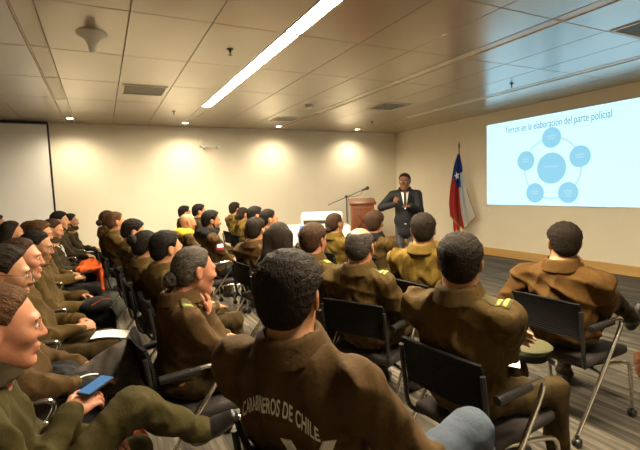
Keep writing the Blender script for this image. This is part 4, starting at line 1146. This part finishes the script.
a2 = PEOPLE['A2']; w = world(a2, (.20, .0, .655))
jk = blob_thing('folded_jacket', 'black jacket bunched up on the lap of the person with glasses at the left edge', 'jacket', 'black_cloth',
    [((0, 0, 0), (.12, .20, .045), None, .04), ((.06, -.12, .01), (.10, .09, .04), None, .04), ((-.05, .08, .03), (.09, .11, .045), None, .04), ((.10, .06, -.01), (.07, .14, .03), None, .04)], .016, .008, w, a2.ry, 5)
zp = MB(); zp.tube([(.0, -.16, .050), (.07, -.13, .056), (.12, -.12, .045)], .004, 6, 5); zp.build('zip', M['shirt'], jk)
a3 = PEOPLE['A3']; t = MB()
def pg(u, v): return Vector(((u - .5) * .22, (v - .5) * .16, .008 * math.sin(u * 4)))
t.grid(pg, 8, 4, .002); p = t.build('paper_sheet', M['paper'], None); p.location = world(a3, (.44, -.06, .615)); p.rotation_euler = (0, .05, a3.ry - .25)
tag(p, 'white sheet of paper on the lap of the person with clasped hands', 'paper')
a4 = PEOPLE['A4']
bg = blob_thing('hand_bag', 'black bag with reddish lettering-like trim on the lap of the person with eyes lowered', 'bag', 'black_cloth', [((0, 0, 0), (.12, .16, .055), None, .04), ((.05, -.05, .02), (.09, .11, .05), None, .04)], .006, .009, world(a4, (.34, -.12, .66)), a4.ry, 9)
bg['label'] = 'black bag with a red edge on the lap of the person with eyes lowered'
rt = MB(); rt.tube([(-.02, -.15, .03), (.06, -.12, .06), (.12, -.08, .05)], .006, 6, 5); rt.build('trim', M['red_cloth'], bg)
oj = blob_thing('orange_jacket', 'bright orange jacket lying on a lap in the left row', 'jacket', 'orange_cloth',
    [((0, 0, 0), (.15, .19, .055), None, .05), ((.13, -.02, -.12), (.045, .17, .20), None, .06), ((.03, .06, .05), (.10, .12, .05), None, .05)], .020, .008, (-.20, 5.86, .70), 0, 21)
gb = blob_thing('backpack', 'grey backpack standing on the floor beside the orange jacket', 'bag', 'grey_cloth',
    [((0, 0, .25), (.15, .20, .26), None, .05), ((.10, 0, .16), (.08, .15, .13), None, .04), ((0, 0, .45), (.12, .15, .10), None, .05)], .007, .011, (.02, 5.95, 0), .2, 31)
st = MB(); st.tube([(-.02, -.05, .52), (-.03, -.03, .58), (-.03, .03, .58), (-.02, .05, .52)], .010, 8, 5); st.build('handle', M['black_cloth'], gb)
rb = blob_thing('red_bag', 'dark red bag on the floor behind the chair of the person with the grey bun', 'bag', 'red_cloth',
    [((0, 0, .10), (.18, .12, .10), None, .04), ((.05, .02, .15), (.12, .09, .07), None, .04)], .008, .009, (-.02, 2.62, 0), .3, 41)
hd = MB(); hd.tube([(-.08, 0, .20), (-.05, 0, .27), (.05, 0, .28), (.09, 0, .21)], .010, 8, 5); hd.build('handle', M['black_cloth'], rb)
def leather_bag():
    t = empty('shoulder_bag', (.06, 2.98, 0), math.radians(80)); tag(t, 'brown leather bag with metal buckles leaning against the back of the grey-bun chair', 'bag')
    MB().box((0, 0, .20), (.34, .12, .38), .03, Matrix.Rotation(.12, 3, 'X'), 3).build('body', M['brown_leather'], t)
    MB().box((0, -.068, .27), (.35, .02, .22), .008, Matrix.Rotation(.12, 3, 'X'), 2).build('flap', M['brown_leather'], t)
    for x in (-.09, .09):
        MB().box((x, -.085, .22), (.03, .012, .14), .004, Matrix.Rotation(.12, 3, 'X')).build('strap', M['brown_leather'], t)
        MB().box((x, -.098, .17), (.04, .008, .03), .003).build('buckle', M['chrome'], t)
leather_bag()
def cap():
    w = world(E6, (.475, -.15, .612))
    t = empty('service_cap', w, E6.ry - .5); t.scale = (.86, .86, .9); tag(t, 'green service cap resting on the knee of the person with folded arms', 'cap')
    MB().lathe([(.095, 0), (.098, .010), (.098, .040), (.106, .058), (.128, .070), (.130, .078), (.115, .090), (.06, .094), (.001, .094)], seg=36).build('crown', M['cap_top'], t)
    MB().lathe([(.0985, .004), (.101, .010), (.101, .036), (.0985, .040)], seg=36).build('band', M['black_cloth'], t)
    def vis(u, v):
        a = (u - .5) * 2.0; r = .097 + .055 * v * math.cos(a * .8); return Vector((r * math.cos(a), r * math.sin(a), .008 - .025 * v))
    MB().grid(vis, 16, 5, .003).build('visor', M['shoe_black'], t)
    b_ = MB(); b_.ball((.10, 0, .05), (.008, .018, .02), 12); b_.build('badge', M['button'], t)
    def pg2(u, v): return Vector(((u - .5) * .15, (v - .5) * .11, .002))
    q = MB().grid(pg2, 3, 3, .002).build('paper_note', M['paper'], None); q.location = world(E6, (.33, -.085, .628)); q.rotation_euler = (.1, .05, E6.ry + .3)
    tag(q, 'small white note beside the green service cap', 'paper')
cap()
yb = None

# ------------------------------------------------------------------ light and camera
w = bpy.data.worlds.new('room_air'); SC.world = w; w.use_nodes = True
w.node_tree.nodes['Background'].inputs[0].default_value = (1, .85, .6, 1); w.node_tree.nodes['Background'].inputs[1].default_value = 0.03
cam = bpy.data.cameras.new('camera'); co = bpy.data.objects.new('camera', cam); COL.objects.link(co); SC.camera = co
cam.sensor_width = 36; cam.lens = 428.735 / 640 * 36; cam.clip_start = .05
yw, pt_, rl = .469010316, .0845032905, -.0364978494
fw = A(math.sin(yw) * math.cos(pt_), math.cos(yw) * math.cos(pt_), -math.sin(pt_)); rt_ = A(math.cos(yw), -math.sin(yw), 0); up_ = np.cross(rt_, fw)
r2 = math.cos(rl) * rt_ + math.sin(rl) * up_; u2 = -math.sin(rl) * rt_ + math.cos(rl) * up_
mw = Matrix.Identity(4)
for i in range(3): mw[i][0], mw[i][1], mw[i][2] = r2[i], u2[i], -fw[i]
mw.translation = Vector((0, 0, 1.56)); co.matrix_world = mw
vs = SC.view_settings; vs.view_transform = 'Standard'; vs.look = 'None'; vs.exposure = 1.35; vs.gamma = 1.0; vs.use_curve_mapping = False
